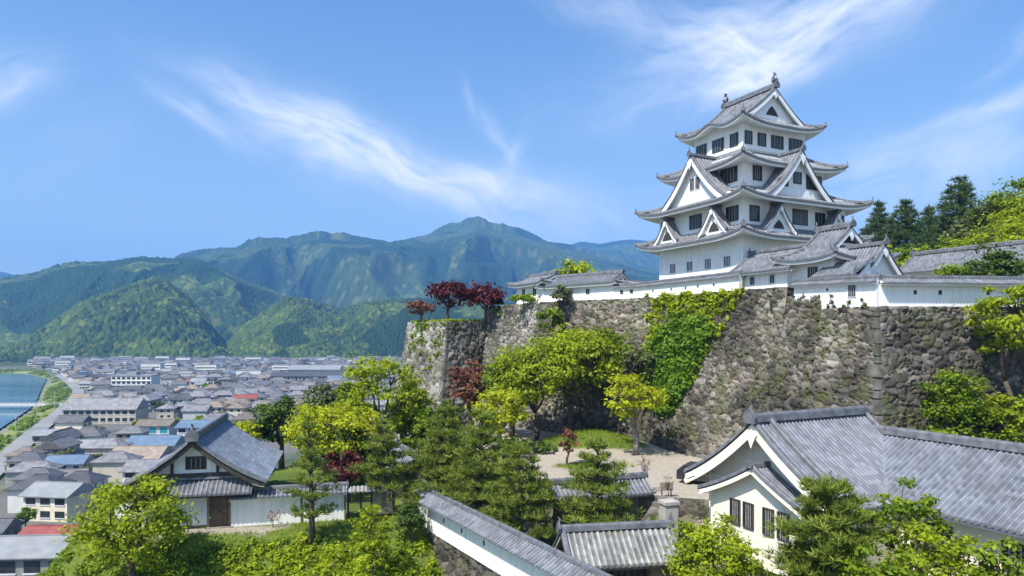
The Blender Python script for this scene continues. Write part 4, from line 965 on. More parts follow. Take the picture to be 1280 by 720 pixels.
# ------------------------------------------------------------------ gatehouse at the lower left
GU, GV = Vector((.97, .235)), Vector((-.235, .97)); GRZ = math.atan2(.235, .97)
def gl(u, v=0.0): return Vector((-21.75, 46.6)) + GU * u + GV * v
def build_gatehouse():
    z0 = -13.25; z = lambda w: w - z0; o = gl(0)
    t = thing('gatehouse', 'gatehouse with steep blue grey tiled gable above a brown timber door', 'gatehouse', (o.x, o.y, z0), GRZ)
    m = MB(); m.box(-3.3, 3.3, .25, 11.5, 0, z(-9.9)); m.build('wall', [M['plaster_stained']], t)
    m = MB(); m.box(-4.9, .85, -.02, .25, .25, 2.35); m.box(-4.9, .85, -.06, .27, 0, .25, 1); m.build('front_wall', [M['plaster_stained'], M['quoin']], t)
    rf = gable_roof(t, (0, -.75, z(-7.05)), (0, -1), 13.2, 4.7, 3.1, k=.42, pitch=.34, mat='tile_blue', name='roof', wall='dark', rec=1.0, bw=.36, ridge=(.22, .42), orn=1.15, wallz=z(-9.95), rh=.07, pend=False, verge=.2)
    # plaster infill and dark timbers of the gable
    m = MB(); y = .2
    m.prism([(-3.0, y, z(-9.5)), (3.0, y, z(-9.5)), (1.9, y, z(-8.75)), (.9, y, z(-7.95)), (0, y, z(-7.55)), (-.9, y, z(-7.95)), (-1.9, y, z(-8.75))], (0, -.03, 0)); m.build('gable_infill', [M['plaster']], rf)
    m = MB()
    for x in (-2.6, -1.45, 1.45, 2.6): m.box(x - .09, x + .09, .06, .16, z(-9.5), z(-8.15 - .33 * abs(x)))
    m.box(-3.2, 3.2, .05, .165, z(-9.62), z(-9.42)); m.build('timber_frame', [M['dark']], rf)
    window(rf, (.05, .165, z(-8.72)), (0, -1), 1.15, .72, 3, fw=.09)
    # pent roof across the front
    m, w, rg = MB(), MB(), MB()
    tile_slope(m, (-4.3, -1.0, z(-10.72)), (1, 0), (0, 1), 8.1, 1.25, curve_prof(.82, 1.25, .1), pitch=.30, rh=.075)
    eave_edge(m, w, [(-4.3 + q, -1.0, z(-10.72)) for q in (0, 3, 6, 8.1)], (0, 1), depth=1.0, drop=.1, white=.1)
    rg.sweep([(-4.4, .2, z(-9.86)), (3.9, .2, z(-9.86))], RIDGE_PROF(.14, .2))
    r2 = m.build('pent_roof', [M['tile']], t); w.build('eave_board', [M['dark']], r2); rg.build('ridge', [M['ridge']], r2)
    # door with posts, rails and planks
    m = MB()
    for i in range(6): m.box(.95 + i * .215, .95 + i * .215 + .207, .02, .08, .12, 2.15)
    for zz in (.35, 1.15, 1.95): m.box(.95, 2.24, -.01, .03, zz, zz + .12)
    d = m.build('door', [M['wood']], t)
    h = MB(); h.obox((1.62, -.03, 1.15), (.05, 0, 0), (0, .03, 0), (0, 0, .09)); h.build('handle', [M['dark']], d)
    m = MB(); m.box(.80, .95, -.08, .12, 0, 2.4); m.box(2.24, 2.38, -.08, .12, 0, 2.4); m.box(.70, 2.48, -.1, .13, 2.2, 2.42); m.box(.7, 2.5, -.3, .3, -.05, .1); m.build('door_frame', [M['wood_grey']], t)
    return t
build_gatehouse()
A, Bp = gl(2.36, .1), gl(10.1, .1)
gw = tile_wall('boundary_wall', 'cream plastered wall with tile cap running right from the gatehouse door', A, Bp, -13.25, -10.75, caph=.42, capw=.72, mat='plaster_stained', tmat='tile', pitch=.3, z2=-10.72)
for x in (4.6, 7.6):
    m = MB(); m.box(x, x + .12, -.29, -.22, 0, 2.05); m.build('post', [M['wood']], gw)
# timber fence further right
def build_fence():
    A, Bp = gl(10.15, .1), gl(13.6, .1); L = (Bp - A).length; d = (Bp - A).normalized()
    t = thing('timber_fence', 'weathered timber slat fence under a narrow tile cap', 'fence', (A.x, A.y, -13.1), math.atan2(d.y, d.x))
    for x in (.1, 1.0, 1.75, L - .1): m = MB(); m.box(x - .07, x + .07, -.07, .07, 0, 1.95); m.build('post', [M['dark']], t)
    m = MB()
    for i in range(12): m.box(1.85 + i * .135, 1.85 + i * .135 + .10, -.03, .03, .12, 1.85)
    for zz in (.3, 1.0, 1.7): m.box(.1, L, .03, .08, zz, zz + .09)
    m.build('slats', [M['wood_grey']], t)
    c = MB()
    for sg in (-1, 1): tile_slope(c, (-.1, sg * .5, 1.92), (1, 0), (0, -sg), L + .2, .5, curve_prof(.3, .5, .1), pitch=.27, rh=.05, nb=3)
    c.build('tile_cap', [M['tile_old']], t)
build_fence()

# ------------------------------------------------------------------ foreground wall on its stone base
FA, FB, FC = Vector((-7.75, 53.4)), Vector((-5.6, 47.6)), Vector((7.9, 24.6))
fw_ = tile_wall('parapet_wall', 'long white parapet wall with tiled cap descending to the bottom edge', FB, FC, -13.6, -10.95, th=.5, capw=.98, caph=.55, mat='plaster_stained', pitch=.28, cat='wall')
for x, s in ((2.5, .16), (5.2, .16), (8.2, .18)):
    q = MB(); q.obox((x, -.256, 1.3), (s / 2, 0, 0), (0, .02, 0), (0, 0, .14)); q.build('loophole', [M['dark']], fw_)
tile_wall('parapet_wall', 'short white end wall with pale tile cap beside the timber fence', FA, FB + Vector((-.05, .12)), -13.6, -10.75, th=.5, capw=.70, caph=.45, mat='plaster_stained', pitch=.28)
rampart('retaining_wall', 'mossy stone retaining wall under the long white foreground wall', [FA + Vector((.2, .6)), tuple(FB + Vector((.15, .02))), tuple(FC + Vector((.15, 0)))], [(-13.3, -13.3), (-13.3, -13.3)], -18.5, -13.3, 1.5, .07, .5, 201,
        [BROWN, BROWN], ['stone', 'stone'], cap=.9)
# court ledge wall and pier
rampart('retaining_wall', 'low grey stone ledge wall along the front of the sandy court', [(2.0, 51.2), (7.2, 47.3), (10.9, 45.5), (13.4, 44.7), (18.5, 45.8)], [(-10.95, -10.95)] * 4, -13.7, -10.95, .35, .09, .5, 301,
        [GREY] * 4, ['stone'] * 4, cap=.7, amp=.1)
def build_pier():
    p = XY(836, 43.6); t = thing('stone_pier', 'square grey stone pier at the edge of the court ledge', 'pier', (p[0], p[1], -13.5), .3)
    conc = noisy('pier_stone', (.34, .33, .30), (.46, .44, .41), 1.5, .9, .2, 8, .3, .02)
    m = MB(); m.box(-.45, .45, -.4, .4, 0, 2.75); m.build('shaft', [conc], t)
    m = MB(); m.box(-.53, .53, -.48, .48, 2.75, 2.95); m.build('cap', [conc], t)
    m = MB(); m.box(.47, .62, -.15, .15, 0, 2.7); m.build('timber_strut', [M['wood']], t)
build_pier()
# small roofed gates
def build_small_gate(name, label, A, B, zr, hw, H, zg, depth, mat='tile_old', cat='gate', opening=(.35, .75)):
    A, B = Vector(A), Vector(B); d = (B - A); L = d.length; d.normalize()
    t = thing(name, label, cat, (A.x, A.y, zg), math.atan2(d.y, d.x)); h = zr - zg
    gable_roof(t, (0, 0, h), (-1, 0), L, hw, H, k=.08, pitch=.32, mat=mat, name='roof', wall='wood_grey', rec=.5, bw=.2, ridge=(.17, .34), orn=.75, rh=.085, pend=False, backgable=True, soffit='wood_grey')
    ez = h - H
    m = MB(); a_, b_ = L * opening[0], L * opening[1]; y = hw * .35
    m.box(.6, a_, -y - .08, -y + .08, 0, ez + .35); m.box(b_, L - .6, -y - .08, -y + .08, 0, ez + .35); m.box(.6, L - .6, -y + .075, -y + .2, ez - .35, ez + .4)
    m.box(.6, L - .6, y - .08, y + .08, 0, ez + .35); m.build('plank_wall', [M['wood_grey']], t)
    for x in (.62, a_, b_, L - .62):
        p = MB(); p.box(x - .1, x + .1, -y - .14, -y + .1, 0, ez + .3); p.build('post', [M['wood']], t)
    p = MB()
    for i in range(7): x = a_ + (b_ - a_) * (i + .5) / 7; p.box(x - .04, x + .04, -y - .03, -y + .03, 0, ez - .35)
    p.build('lattice_door', [M['dark']], t)
    return t
build_small_gate('roofed_gate', 'small timber gate with weathered pale ribbed tile roof below the court', XY(700, 35.6), XY(838, 36.6), -10.25, 1.75, 1.35, -13.5, 3)
build_small_gate('garden_gate', 'timber gate with small blue grey tile roof half hidden behind the pines', XY(684, 44.6), XY(806, 47.0), -9.75, 1.2, .85, -12.9, 2.4, mat='tile', opening=(.2, .55))
build_small_gate('storage_shed', 'low shed with pale grey tile roof behind the pines beside end wall', XY(497, 57.5), XY(522, 52.5), -9.3, 1.9, 1.1, -13.3, 3, mat='tile', opening=(.3, .5))

# ------------------------------------------------------------------ small things in the court
def build_court_things():
    zc = -11.0
    t = thing('notice_board', 'small dark notice board on two legs beside the court pier', 'sign', (*XY(833, 46.6), zc), .1)
    for x in (-.32, .32): m = MB(); m.box(x - .035, x + .035, -.03, .03, 0, .95); m.build('leg', [M['dark']], t)
    m = MB(); m.box(-.45, .45, -.06, -.03, .42, .98); m.build('panel', [M['wood_grey']], t)
    for i, (px, py, lab) in enumerate(((794, 603, 'short timber fence post at the left of court bench'), (812, 603, 'short timber fence post at the right of court bench'))):
        pass
    t = thing('bench', 'low timber bench by the bare sapling on the sandy court', 'bench', (*XY(798, 48.2), zc), .15)
    m = MB(); m.box(-.75, .75, -.2, .2, .4, .47); m.build('seat', [M['wood']], t)
    for x in (-.6, .6): m = MB(); m.box(x - .05, x + .05, -.16, .16, 0, .4); m.build('leg', [M['dark']], t)
    # parked car mostly behind the hall eave
    car = thing('parked_car', 'dark parked car half hidden behind the hall eave', 'car', (*XY(884, 50.5), zc + .0), -.55)
    paint = noisy('dark_car_paint', (.025, .027, .03), (.035, .037, .042), 1, .22, .5)
    m = MB(); prof = [(-2.1, .3), (2.1, .3), (2.15, .75), (1.25, .92), (.55, 1.42), (-1.5, 1.45), (-2.1, .95)]
    m.prism([(x, -.82, z) for x, z in prof], (0, 1.64, 0)); b = m.build('body', [paint], car); bv = b.modifiers.new('bevel', 'BEVEL'); bv.width = .09; bv.segments = 3
    m = MB(); m.prism([(x, -.835, z) for x, z in ((-1.45, .98), (.95, .98), (.5, 1.34), (-1.4, 1.36))], (0, 1.67, 0)); m.build('side_windows', [M['glass']], car)
    m = MB(); m.add([(1.27, -.7, .95), (1.27, .7, .95), (.60, .62, 1.40), (.60, -.62, 1.40)], [(0, 1, 2, 3)]); m.build('windscreen', [M['glass']], car)
    for x in (-1.3, 1.3):
        for y in (-.8, .8):
            w = MB(); w.tube([(x, y - .1, .32), (x, y + .1, .32)], .32, 18); wh = w.build('wheel', [noisy('tyre_rubber', (.015, .015, .015), (.03, .03, .03), 5, .85, .2)], car)
            w = MB(); w.tube([(x, y - .11, .32), (x, y + .11, .32)], .19, 12); w.build('rim', [M['shutter']], wh)
    for y in (-.55, .55): m = MB(); m.obox((2.12, y, .68), (.03, 0, 0), (0, .18, 0), (0, 0, .07)); m.build('headlight', [M['shutter']], car)
build_court_things()
# ------------------------------------------------------------------ vegetation
def leaf_quads(C, Nn, size, rng, aspect=1.7, fold=0):
    """rhombic leaves at C with normals Nn"""
    n = len(C); Nn = Nn / np.linalg.norm(Nn, axis=1, keepdims=True)
    r = rng.normal(size=(n, 3)); a = np.cross(Nn, r); a /= np.linalg.norm(a, axis=1, keepdims=True) + 1e-9; b = np.cross(Nn, a)
    s = (size * rng.uniform(.65, 1.35, n))[:, None]
    V = np.stack([C - a * s * aspect * .5, C + b * s * .5 + Nn * s * .08, C + a * s * aspect * .5, C - b * s * .5 + Nn * s * .08], 1).reshape(-1, 3)
    F = np.arange(4 * n).reshape(n, 4); return V, F
def clump_leaves(cen, rad, n_each, size, rng, flat=.65, up=.7, tone_c=None, aspect=1.7, cz=None):
    k = len(cen); tot = k * n_each; ci = np.repeat(np.arange(k), n_each)
    d = rng.normal(size=(tot, 3)); d /= np.linalg.norm(d, axis=1, keepdims=True)
    r = rng.uniform(0, 1, tot) ** .42
    off = d * r[:, None] * rad[ci][:, None] * np.array([1, 1, flat])
    off *= (1 + .35 * rng.normal(size=(tot, 1)))
    C = cen[ci] + off
    N = d * .8 + np.array([0, 0, up]) + rng.normal(size=(tot, 3)) * .55
    V, F = leaf_quads(C, N, size, rng, aspect)
    tc = rng.uniform(0, 1, k) if tone_c is None else tone_c
    tone = np.clip(.5 * tc[ci] + .35 * rng.uniform(0, 1, tot) + .15 * (d[:, 2] * .5 + .5), 0, 1)
    return V, F, tone
def merge(parts):
    Vs, Fs, Ts = [], [], []; o = 0
    for V, F, T in parts: Vs.append(V); Fs.append(F + o); Ts.append(T); o += len(V)
    return np.concatenate(Vs), np.concatenate(Fs), np.concatenate(Ts)
def limb_path(a, b, rng, sag=.12, k=4):
    a, b = np.array(a, float), np.array(b, float); L = np.linalg.norm(b - a); out = []
    j = rng.normal(size=3) * L * sag
    for t in np.linspace(0, 1, k + 1):
        p = a + (b - a) * t; p = p + j * math.sin(math.pi * t) + np.array([0, 0, L * .10 * math.sin(math.pi * t)]); out.append(p)
    return out
def mk_broadleaf(seed, H, Wd, lo, leaf=.2, dens=1.0, clumps=34, flat=.5, lean=0.0, trunk_r=None, open_=0.0, layered=False, bark='bark', mat='leaf_green', trunks=1, wsq=.8):
    clumps = int(clumps * 1.35); rng = np.random.default_rng(seed); tm = MB(); tr = trunk_r or max(.06, .028 * H + .02 * Wd * .3)
    zc = (lo + H) / 2; rz = (H - lo) / 2; rx = Wd / 2
    cen = []
    lob = rng.uniform(.72, 1.12, 9)
    while len(cen) < clumps:
        d = rng.normal(size=3); d /= np.linalg.norm(d); r = rng.uniform(.35 if not open_ else .5, 1) ** .6
        az = (math.atan2(d[1], d[0]) + math.pi) / (2 * math.pi) * 8; m = lob[int(az)] * (1 - az % 1) + lob[(int(az) + 1) % 9] * (az % 1)
        p = d * r * m * np.array([rx * .86, rx * .86, rz * .88])
        if d[2] < -.55 and rng.uniform() < .7: continue
        if d[2] < 0: p[:2] *= 1 + .0 * d[2]
        q = np.array([lean * H * .3 + p[0], p[1], zc + p[2]])
        if layered: q[2] = lo + rz * 2 * (round((q[2] - lo) / (rz * 2) * 5) / 5) + rng.normal() * .05 * rz
        cen.append(q)
    cen = np.array(cen); base = Wd * (.135 if not open_ else .115)
    rad = base * rng.uniform(.7, 1.35, clumps)
    area = Wd * (H - lo); n_each = max(14 if leaf > .09 else 5, int(dens * 4.6 * area / (leaf * leaf) / clumps))
    # cap
    n_each = min(n_each, 620)
    V, F, T = clump_leaves(cen, rad, n_each, leaf, rng, flat, .75)
    # trunk and limbs
    for k in range(trunks):
        b0 = np.array([rng.normal() * .25 * (trunks > 1), rng.normal() * .25 * (trunks > 1), -.25]); fk = np.array([lean * H * .12 + rng.normal() * .05 * H * (trunks > 1), rng.normal() * .03 * H, max(lo * .95, H * .28)])
        pth = limb_path(b0, fk, rng, .05, 4); tm.tube(pth, list(np.linspace(tr * 1.25, tr * .75, len(pth))), 8)
        mains = cen[rng.permutation(clumps)[:max(4, 8 // trunks)]]
        tips = []
        for c in mains:
            e = fk + (c - fk) * .72; pa = limb_path(fk, e, rng, .08, 4); tm.tube(pa, list(np.linspace(tr * .6, tr * .22, len(pa))), 6); tips += pa[2:]
        tips = np.array(tips)
        for c in cen[k::trunks]:
            j = np.argmin(np.linalg.norm(tips - c, axis=1)); pa = limb_path(tips[j], c, rng, .06, 3); tm.tube(pa, list(np.linspace(tr * .24, tr * .07, len(pa))), 4)
    return tm.mesh('trunk', [M[bark]], True), np_mesh('crown', V, F, M[mat], fcol=T)
def mk_pine(seed, H, Wd, dens=1.0, mat='needle', tuft=.36, layers=7, lo=.16, bark='bark', shape=.74):
    rng = np.random.default_rng(seed); tm = MB(); tr = .022 * H + .04
    bend = rng.normal(size=2) * .03 * H
    tp = [np.array([bend[0] * t * t, bend[1] * t * t, H * t - .2 * (t == 0)]) for t in np.linspace(0, .97, 8)]; tm.tube(tp, list(np.linspace(tr, tr * .18, 8)), 8)
    tips = []
    for l in range(layers):
        f = lo + (1 - lo) * (l / (layers - .3)) ** .9; z = H * f
        rr = Wd / 2 * ((1 - f) / (1 - lo)) ** shape * rng.uniform(.85, 1.1) + Wd * .05
        if l == 0: rr *= .85
        nb = 6 if l < layers - 2 else 4; a0 = rng.uniform(0, 6.28)
        for k in range(nb):
            a = a0 + k * 6.283 / nb + rng.normal() * .25; L = rr * rng.uniform(.75, 1.12)
            e = np.array([bend[0] * f * f + math.cos(a) * L, bend[1] * f * f + math.sin(a) * L, z + L * rng.uniform(.02, .28)])
            b = np.array([bend[0] * f * f, bend[1] * f * f, z - .05 * H]); pa = limb_path(b, e, rng, .05, 4); tm.tube(pa, list(np.linspace(tr * .35 * (1 - f * .5), tr * .08, 5)), 5)
            m = max(6, int(L * 19 * dens))
            for q in range(m):
                t = rng.uniform(.28, 1.0) ** .75; p = np.array(pa[0]) + (e - pa[0]) * t; s = L * .36 * (1.15 - t * .55)
                tips.append(p + np.array([rng.normal() * s * .8, rng.normal() * s * .8, abs(rng.normal()) * s * .32 + .05]))
    for k in range(int(16 * dens)): tips.append(np.array([bend[0], bend[1], H * rng.uniform(.86, 1.0)]) + rng.normal(size=3) * np.array([.12, .12, .04]) * Wd * .5)
    tips = np.array(tips); n = len(tips); nn = 11
    ci = np.repeat(np.arange(n), nn); d = rng.normal(size=(n * nn, 3)); d[:, 2] = np.abs(d[:, 2]) * 1.0 + .15; d /= np.linalg.norm(d, axis=1, keepdims=True)
    L = tuft * rng.uniform(.7, 1.25, n * nn)[:, None]; sd = np.cross(d, rng.normal(size=d.shape)); sd /= np.linalg.norm(sd, axis=1, keepdims=True); w = tuft * .075
    c = tips[ci]; V = np.stack([c - sd * w, c + sd * w, c + d * L + sd * w * .35, c + d * L - sd * w * .35], 1).reshape(-1, 3); F = np.arange(4 * n * nn).reshape(-1, 4)
    tt = rng.uniform(0, 1, n); T = np.clip(.15 + .45 * tt[ci] + .35 * rng.uniform(0, 1, n * nn) * (.4 + .8 * d[:, 2]), 0, 1)
    return tm.mesh('trunk', [M[bark]], True), np_mesh('crown', V, F, M[mat], fcol=T)
TREEKIND = {}
def plant_tree(name, label, cat, X, Y, z, meshes, rz=0.0, group=None, sc=1.0):
    t = thing(name, label, cat, (X, Y, z), rz, group); t.scale = (sc, sc, sc)
    link('trunk', meshes[0], t); link('crown', meshes[1], t); return t
def gz(X, Y): return float(height(np.array([X]), np.array([Y]))[0])
def T(name, label, px, D, ytop, wpx, kind='b', z=None, lo=.3, seed=1, group=None, cat='tree', **kw):
    X, Y = XY(px, D); zb = gz(X, Y) if z is None else z; H = ZZ(ytop, D) - zb; Wd = wpx / F_PX * D
    Wd *= 1.7 if kind == 'c' else 1.0
    lf = kw.pop('leaf', max(.12, .0034 * D))
    if kind == 'b': ms = mk_broadleaf(seed, H, Wd, H * lo, leaf=lf, **kw)
    elif kind == 'p': ms = mk_pine(seed, H, Wd, lo=lo, **kw)
    else: ms = mk_pine(seed, H, Wd * .84, lo=.1, layers=15, tuft=.62, dens=.36, shape=.8, mat='needle_dark')
    return plant_tree(name, label, cat, X, Y, zb, ms, random.Random(seed).uniform(0, 6), group)
GP = 'shaped pines inside and along the white walls'
def pines():
    T('pine_tree', 'slim pine growing on the lawn in front of the gatehouse wall', 390, 45.3, 522, 60, 'p', seed=11, lo=.24, group=GP, layers=7, dens=.5)
    T('pine_tree', 'dark slender pine beside the timber fence', 480, 50.0, 526, 62, 'p', seed=12, lo=.3, group=GP, layers=6, dens=.85)
    T('pine_tree', 'leftmost pine of the dense clump behind the long white wall', 545, 50.5, 505, 88, 'p', z=-13.5, seed=13, lo=.14, group=GP, layers=8, dens=1.0)
    T('pine_tree', 'tall bushy pine in the middle of the clump behind the long white wall', 598, 46.8, 512, 104, 'p', z=-13.5, seed=14, lo=.14, group=GP, layers=8, dens=1.05)
    T('pine_tree', 'broad pine leaning over the long white wall in front of the garden gate', 652, 42.5, 555, 100, 'p', z=-13.5, seed=15, lo=.2, group=GP, layers=7, dens=1.0)
    T('pine_tree', 'open layered pine standing between the two small tiled gates', 747, 41.5, 546, 104, 'p', z=-13.5, seed=16, lo=.15, group=GP, layers=7, dens=.9)
    T('pine_tree', 'dense round headed pine in front of the cream hall', 1040, 28.6, 598, 122, 'p', z=-13.5, seed=17, lo=.10, group=GP, layers=9, dens=2.0, shape=.42)
    T('pine_tree', 'small round headed pine sprouting from the top of the rampart near end turret', 701, 80.0, 352, 34, 'b', z=1.2, seed=18, lo=.45, mat='leaf_olive', clumps=12, layered=True, cat='tree')
pines()
M['leaf_ivy'] = leaf_mat('leaf_ivy', (.045, .10, .005), (.125, .23, .011), .35, (.25, .36, .018))
def broadleaves():
    T('broadleaf_tree', 'fresh green tree at the left shoulder of the great green group', 640, 74, 440, 90, seed=134, lo=.25, mat='leaf_green', clumps=44, dens=.85)
    T('shrub', 'bright hedge like bush at the bottom edge between pine and right corner', 1105, 25.5, 668, 90, seed=135, lo=.05, mat='leaf_green', clumps=40, dens=.9, leaf=.14, z=-13.6, cat='shrub')
    T('broadleaf_tree', 'large bright green bushy tree at left of the gatehouse', 168, 40.5, 586, 158, seed=21, lo=.10, clumps=56, mat='leaf_lime', open_=.4, dens=.8, leaf=.15)
    T('maple_tree', 'broad yellow green dome maple behind the gatehouse wall', 412, 59, 497, 138, seed=22, lo=.2, mat='leaf_yellow', clumps=70, dens=.9)
    T('maple_tree', 'small yellow maple peeping over the gatehouse roof', 304, 66, 520, 52, seed=23, lo=.2, mat='leaf_yellow', clumps=26)
    T('broadleaf_tree', 'dark olive tree right of the gatehouse roof', 352, 68, 488, 78, seed=24, lo=.2, mat='leaf_dark', clumps=34)
    T('broadleaf_tree', 'pale olive tree behind the yellow maple dome', 408, 76, 470, 82, seed=25, lo=.2, mat='leaf_olive', clumps=30)
    T('broadleaf_tree', 'tall open tree with bare dark limbs left of the stone bastion', 478, 66, 436, 122, seed=26, lo=.30, mat='leaf_lime', clumps=38, open_=1, dens=.55, trunk_r=.24)
    T('broadleaf_tree', 'loose green tree between open limbed tree and bastion foot', 522, 70, 478, 70, seed=27, lo=.15, mat='leaf_green', clumps=34)
    T('maple_tree', 'dark red maple behind the boundary wall beside slim pine', 436, 54.5, 556, 58, seed=28, lo=.25, mat='leaf_red', clumps=30, z=-13.2)
    T('maple_tree', 'spreading red maple on the bastion top, rust coloured crown', 560, 95, 346, 70, seed=29, z=2.0, lo=.26, mat='leaf_red', clumps=52, open_=.3, dens=.8)
    T('maple_tree', 'round dark crimson maple on the bastion top nearest the rampart', 607, 94, 350, 60, seed=30, z=2.0, lo=.16, mat='leaf_red', clumps=50, dens=1.1)
    T('maple_tree', 'smallest rust red maple at the left end of the bastion top', 527, 99, 374, 44, seed=31, z=2.0, lo=.3, mat='leaf_rust', clumps=22, open_=1, dens=.5)
    T('maple_tree', 'rusty red bushy maple at the foot of the bastion', 588, 76, 446, 62, seed=32, lo=.25, mat='leaf_rust', clumps=36, dens=.9)
    T('maple_tree', 'yellow maple with layered boughs left of the great green trees', 624, 65, 482, 84, seed=33, lo=.2, mat='leaf_yellow', clumps=36, layered=True)
    T('broadleaf_tree', 'great fresh green tree in front of rampart, left trunk of the group', 668, 70, 420, 118, seed=34, lo=.28, mat='leaf_lime', clumps=60, dens=.9, trunk_r=.3)
    T('broadleaf_tree', 'great fresh green tree in front of rampart, tallest of the group', 712, 72, 396, 128, seed=35, lo=.3, mat='leaf_lime', clumps=66, dens=.9, trunk_r=.34)
    T('broadleaf_tree', 'mid green tree at the right shoulder of the great green group', 752, 74, 405, 104, seed=36, lo=.32, mat='leaf_green', clumps=46, dens=.9)
    T('broadleaf_tree', 'thin olive tree standing close against the rampart wall', 800, 70, 415, 62, seed=37, lo=.25, mat='leaf_olive', clumps=28, open_=1, dens=.6)
    T('maple_tree', 'yellow green layered maple on the grass mound in the court', 793, 62.5, 462, 86, seed=38, lo=.36, mat='leaf_yellow', clumps=34, layered=True, dens=.8, bark='bark_grey')
    T('sapling', 'rust tipped sapling at the edge of the grass island', 710, 58, 532, 30, seed=39, lo=.2, mat='leaf_rust', clumps=14, dens=.5, cat='sapling')
    T('sapling', 'bare branched sapling on the sandy court', 806, 47.6, 563, 30, seed=40, lo=.45, mat='blossom', clumps=22, dens=.012, leaf=.07, open_=1, trunk_r=.06, bark='bark_grey', cat='sapling')
    T('sapling', 'small wiry plant beside the notice board', 834, 46.2, 590, 16, seed=41, lo=.3, mat='blossom', clumps=9, dens=.02, leaf=.07, open_=1, trunk_r=.035, cat='sapling')
    T('shrub', 'reddish twiggy shrub by the boundary wall of the gatehouse', 341, 46.9, 632, 26, seed=42, lo=.1, mat='blossom', clumps=24, dens=.06, leaf=.08, trunk_r=.03, cat='shrub')
    T('shrub', 'dark glossy evergreen bush against the end of the long white wall', 513, 46.5, 622, 44, seed=43, lo=.02, mat='leaf_dark', clumps=40, dens=1.2, leaf=.12, cat='shrub')
    T('sapling', 'tall lime green sapling rising from the grassy bank', 466, 42.5, 624, 62, seed=44, lo=.15, mat='leaf_lime', clumps=30, dens=.45, leaf=.14, trunk_r=.06, cat='sapling')
    T('shrub', 'lime shrub spreading over the grassy bank near bottom edge', 428, 39.5, 676, 86, seed=45, lo=.02, mat='leaf_lime', clumps=34, dens=.7, leaf=.14, cat='shrub')
    T('broadleaf_tree', 'lime green bush in front of the cream hall windows', 893, 31.5, 628, 128, seed=46, lo=.06, mat='leaf_lime', clumps=54, dens=.8, leaf=.125, z=-13.6)
    T('broadleaf_tree', 'dark limbed tree with loose crown before the wing of the hall', 1128, 29.0, 592, 104, seed=47, lo=.42, mat='leaf_green', clumps=30, dens=.5, leaf=.125, z=-13.6, open_=1, trunk_r=.11)
    T('broadleaf_tree', 'bright bush at bottom edge under the hall wing', 1168, 26.5, 640, 150, seed=48, lo=.05, mat='leaf_lime', clumps=60, dens=.8, leaf=.12, z=-13.6)
    T('broadleaf_tree', 'bright bush at the bottom right corner', 1262, 25.0, 662, 120, seed=49, lo=.05, mat='leaf_green', clumps=50, dens=.8, leaf=.12, z=-13.6)
    T('broadleaf_tree', 'light green tree reaching over the rampart top at right edge', 1256, 47.5, 338, 92, seed=50, lo=.38, mat='leaf_lime', clumps=40, dens=.6, open_=1, trunk_r=.2)
    T('shrub', 'dense olive green bush growing from the foot of right rampart', 1196, 47.3, 447, 98, seed=51, lo=.1, mat='leaf_green', clumps=44, dens=.9, cat='shrub')
    T('shrub', 'lime green shrub under the dense bush at right rampart', 1262, 46.6, 478, 80, seed=52, lo=.05, mat='leaf_lime', clumps=34, dens=.8, cat='shrub')
    T('shrub', 'low bright shrub just above the ridge of the hall wing', 1180, 45.2, 515, 70, seed=53, lo=.05, mat='leaf_lime', clumps=26, dens=.8, cat='shrub')
    T('shrub', 'low shrub above the ridge of hall wing at the right edge', 1265, 45.4, 530, 70, seed=54, lo=.05, mat='leaf_green', clumps=26, dens=.8, cat='shrub')
    T('broadleaf_tree', 'tree crown showing above the right parapet wall, layered pine like boughs', 1243, 56, 308, 84, z=2.0, seed=55, lo=.3, mat='leaf_dark', clumps=30, layered=True)
    T('broadleaf_tree', 'light bush between parapet wall and long gallery roof', 1196, 58, 326, 84, z=2.0, seed=56, lo=.2, mat='leaf_green', clumps=34)
    T('broadleaf_tree', 'small round yellow green tree behind the long storehouse', 718, 105, 324, 84, z=3.95, seed=57, lo=.2, mat='leaf_lime', clumps=24)
    T('shrub', 'small green shrub on the bastion top beside crimson maple', 625, 93, 381, 20, z=2.0, seed=58, lo=.05, mat='leaf_green', clumps=10, cat='shrub')
    T('shrub', 'grassy tuft shrub on top of the rampart by the end turret', 654, 85.5, 366, 44, z=3.9, seed=59, lo=.02, mat='leaf_green', clumps=12, cat='shrub')
    T('shrub', 'bushy creeper on the rampart just right of the end turret corner', 690, 78.5, 382, 40, z=.2, seed=60, lo=.05, mat='leaf_green', clumps=16, cat='shrub')
broadleaves()
def fillers():
    """understorey of the castle slope, each plant its own"""
    spots = [(452, 60, 520, 60, 'leaf_dark', 'dark bush behind the timber fence'), (500, 61, 540, 50, 'leaf_green', 'green bush behind the storage shed'), (545, 63, 500, 60, 'leaf_green', 'green bush under the bastion corner'),
             (575, 60, 520, 56, 'leaf_olive', 'olive bush behind the middle pines'), (640, 62, 545, 56, 'leaf_dark', 'dark bush below the layered yellow maple'), (505, 78, 468, 60, 'leaf_lime', 'lime tree at the left foot of the bastion'),
             (385, 68, 500, 60, 'leaf_lime', 'lime tree peeping above the yellow dome maple'), (325, 60, 560, 40, 'leaf_dark', 'dark bush at the right side of gatehouse roof'), (440, 72, 470, 60, 'leaf_green', 'mid green tree behind the open limbed tree'),
             (680, 64, 556, 40, 'leaf_dark', 'small dark bush at the left end of the grass mound'), (560, 70, 488, 50, 'leaf_dark', 'dark bush at the foot of the bastion corner')]
    for i, (px, D, yt, w, mt, lab) in enumerate(spots):
        T('shrub', lab, px, D, yt, w, seed=200 + i, lo=.08, mat=mt, clumps=26, cat='shrub')
fillers()
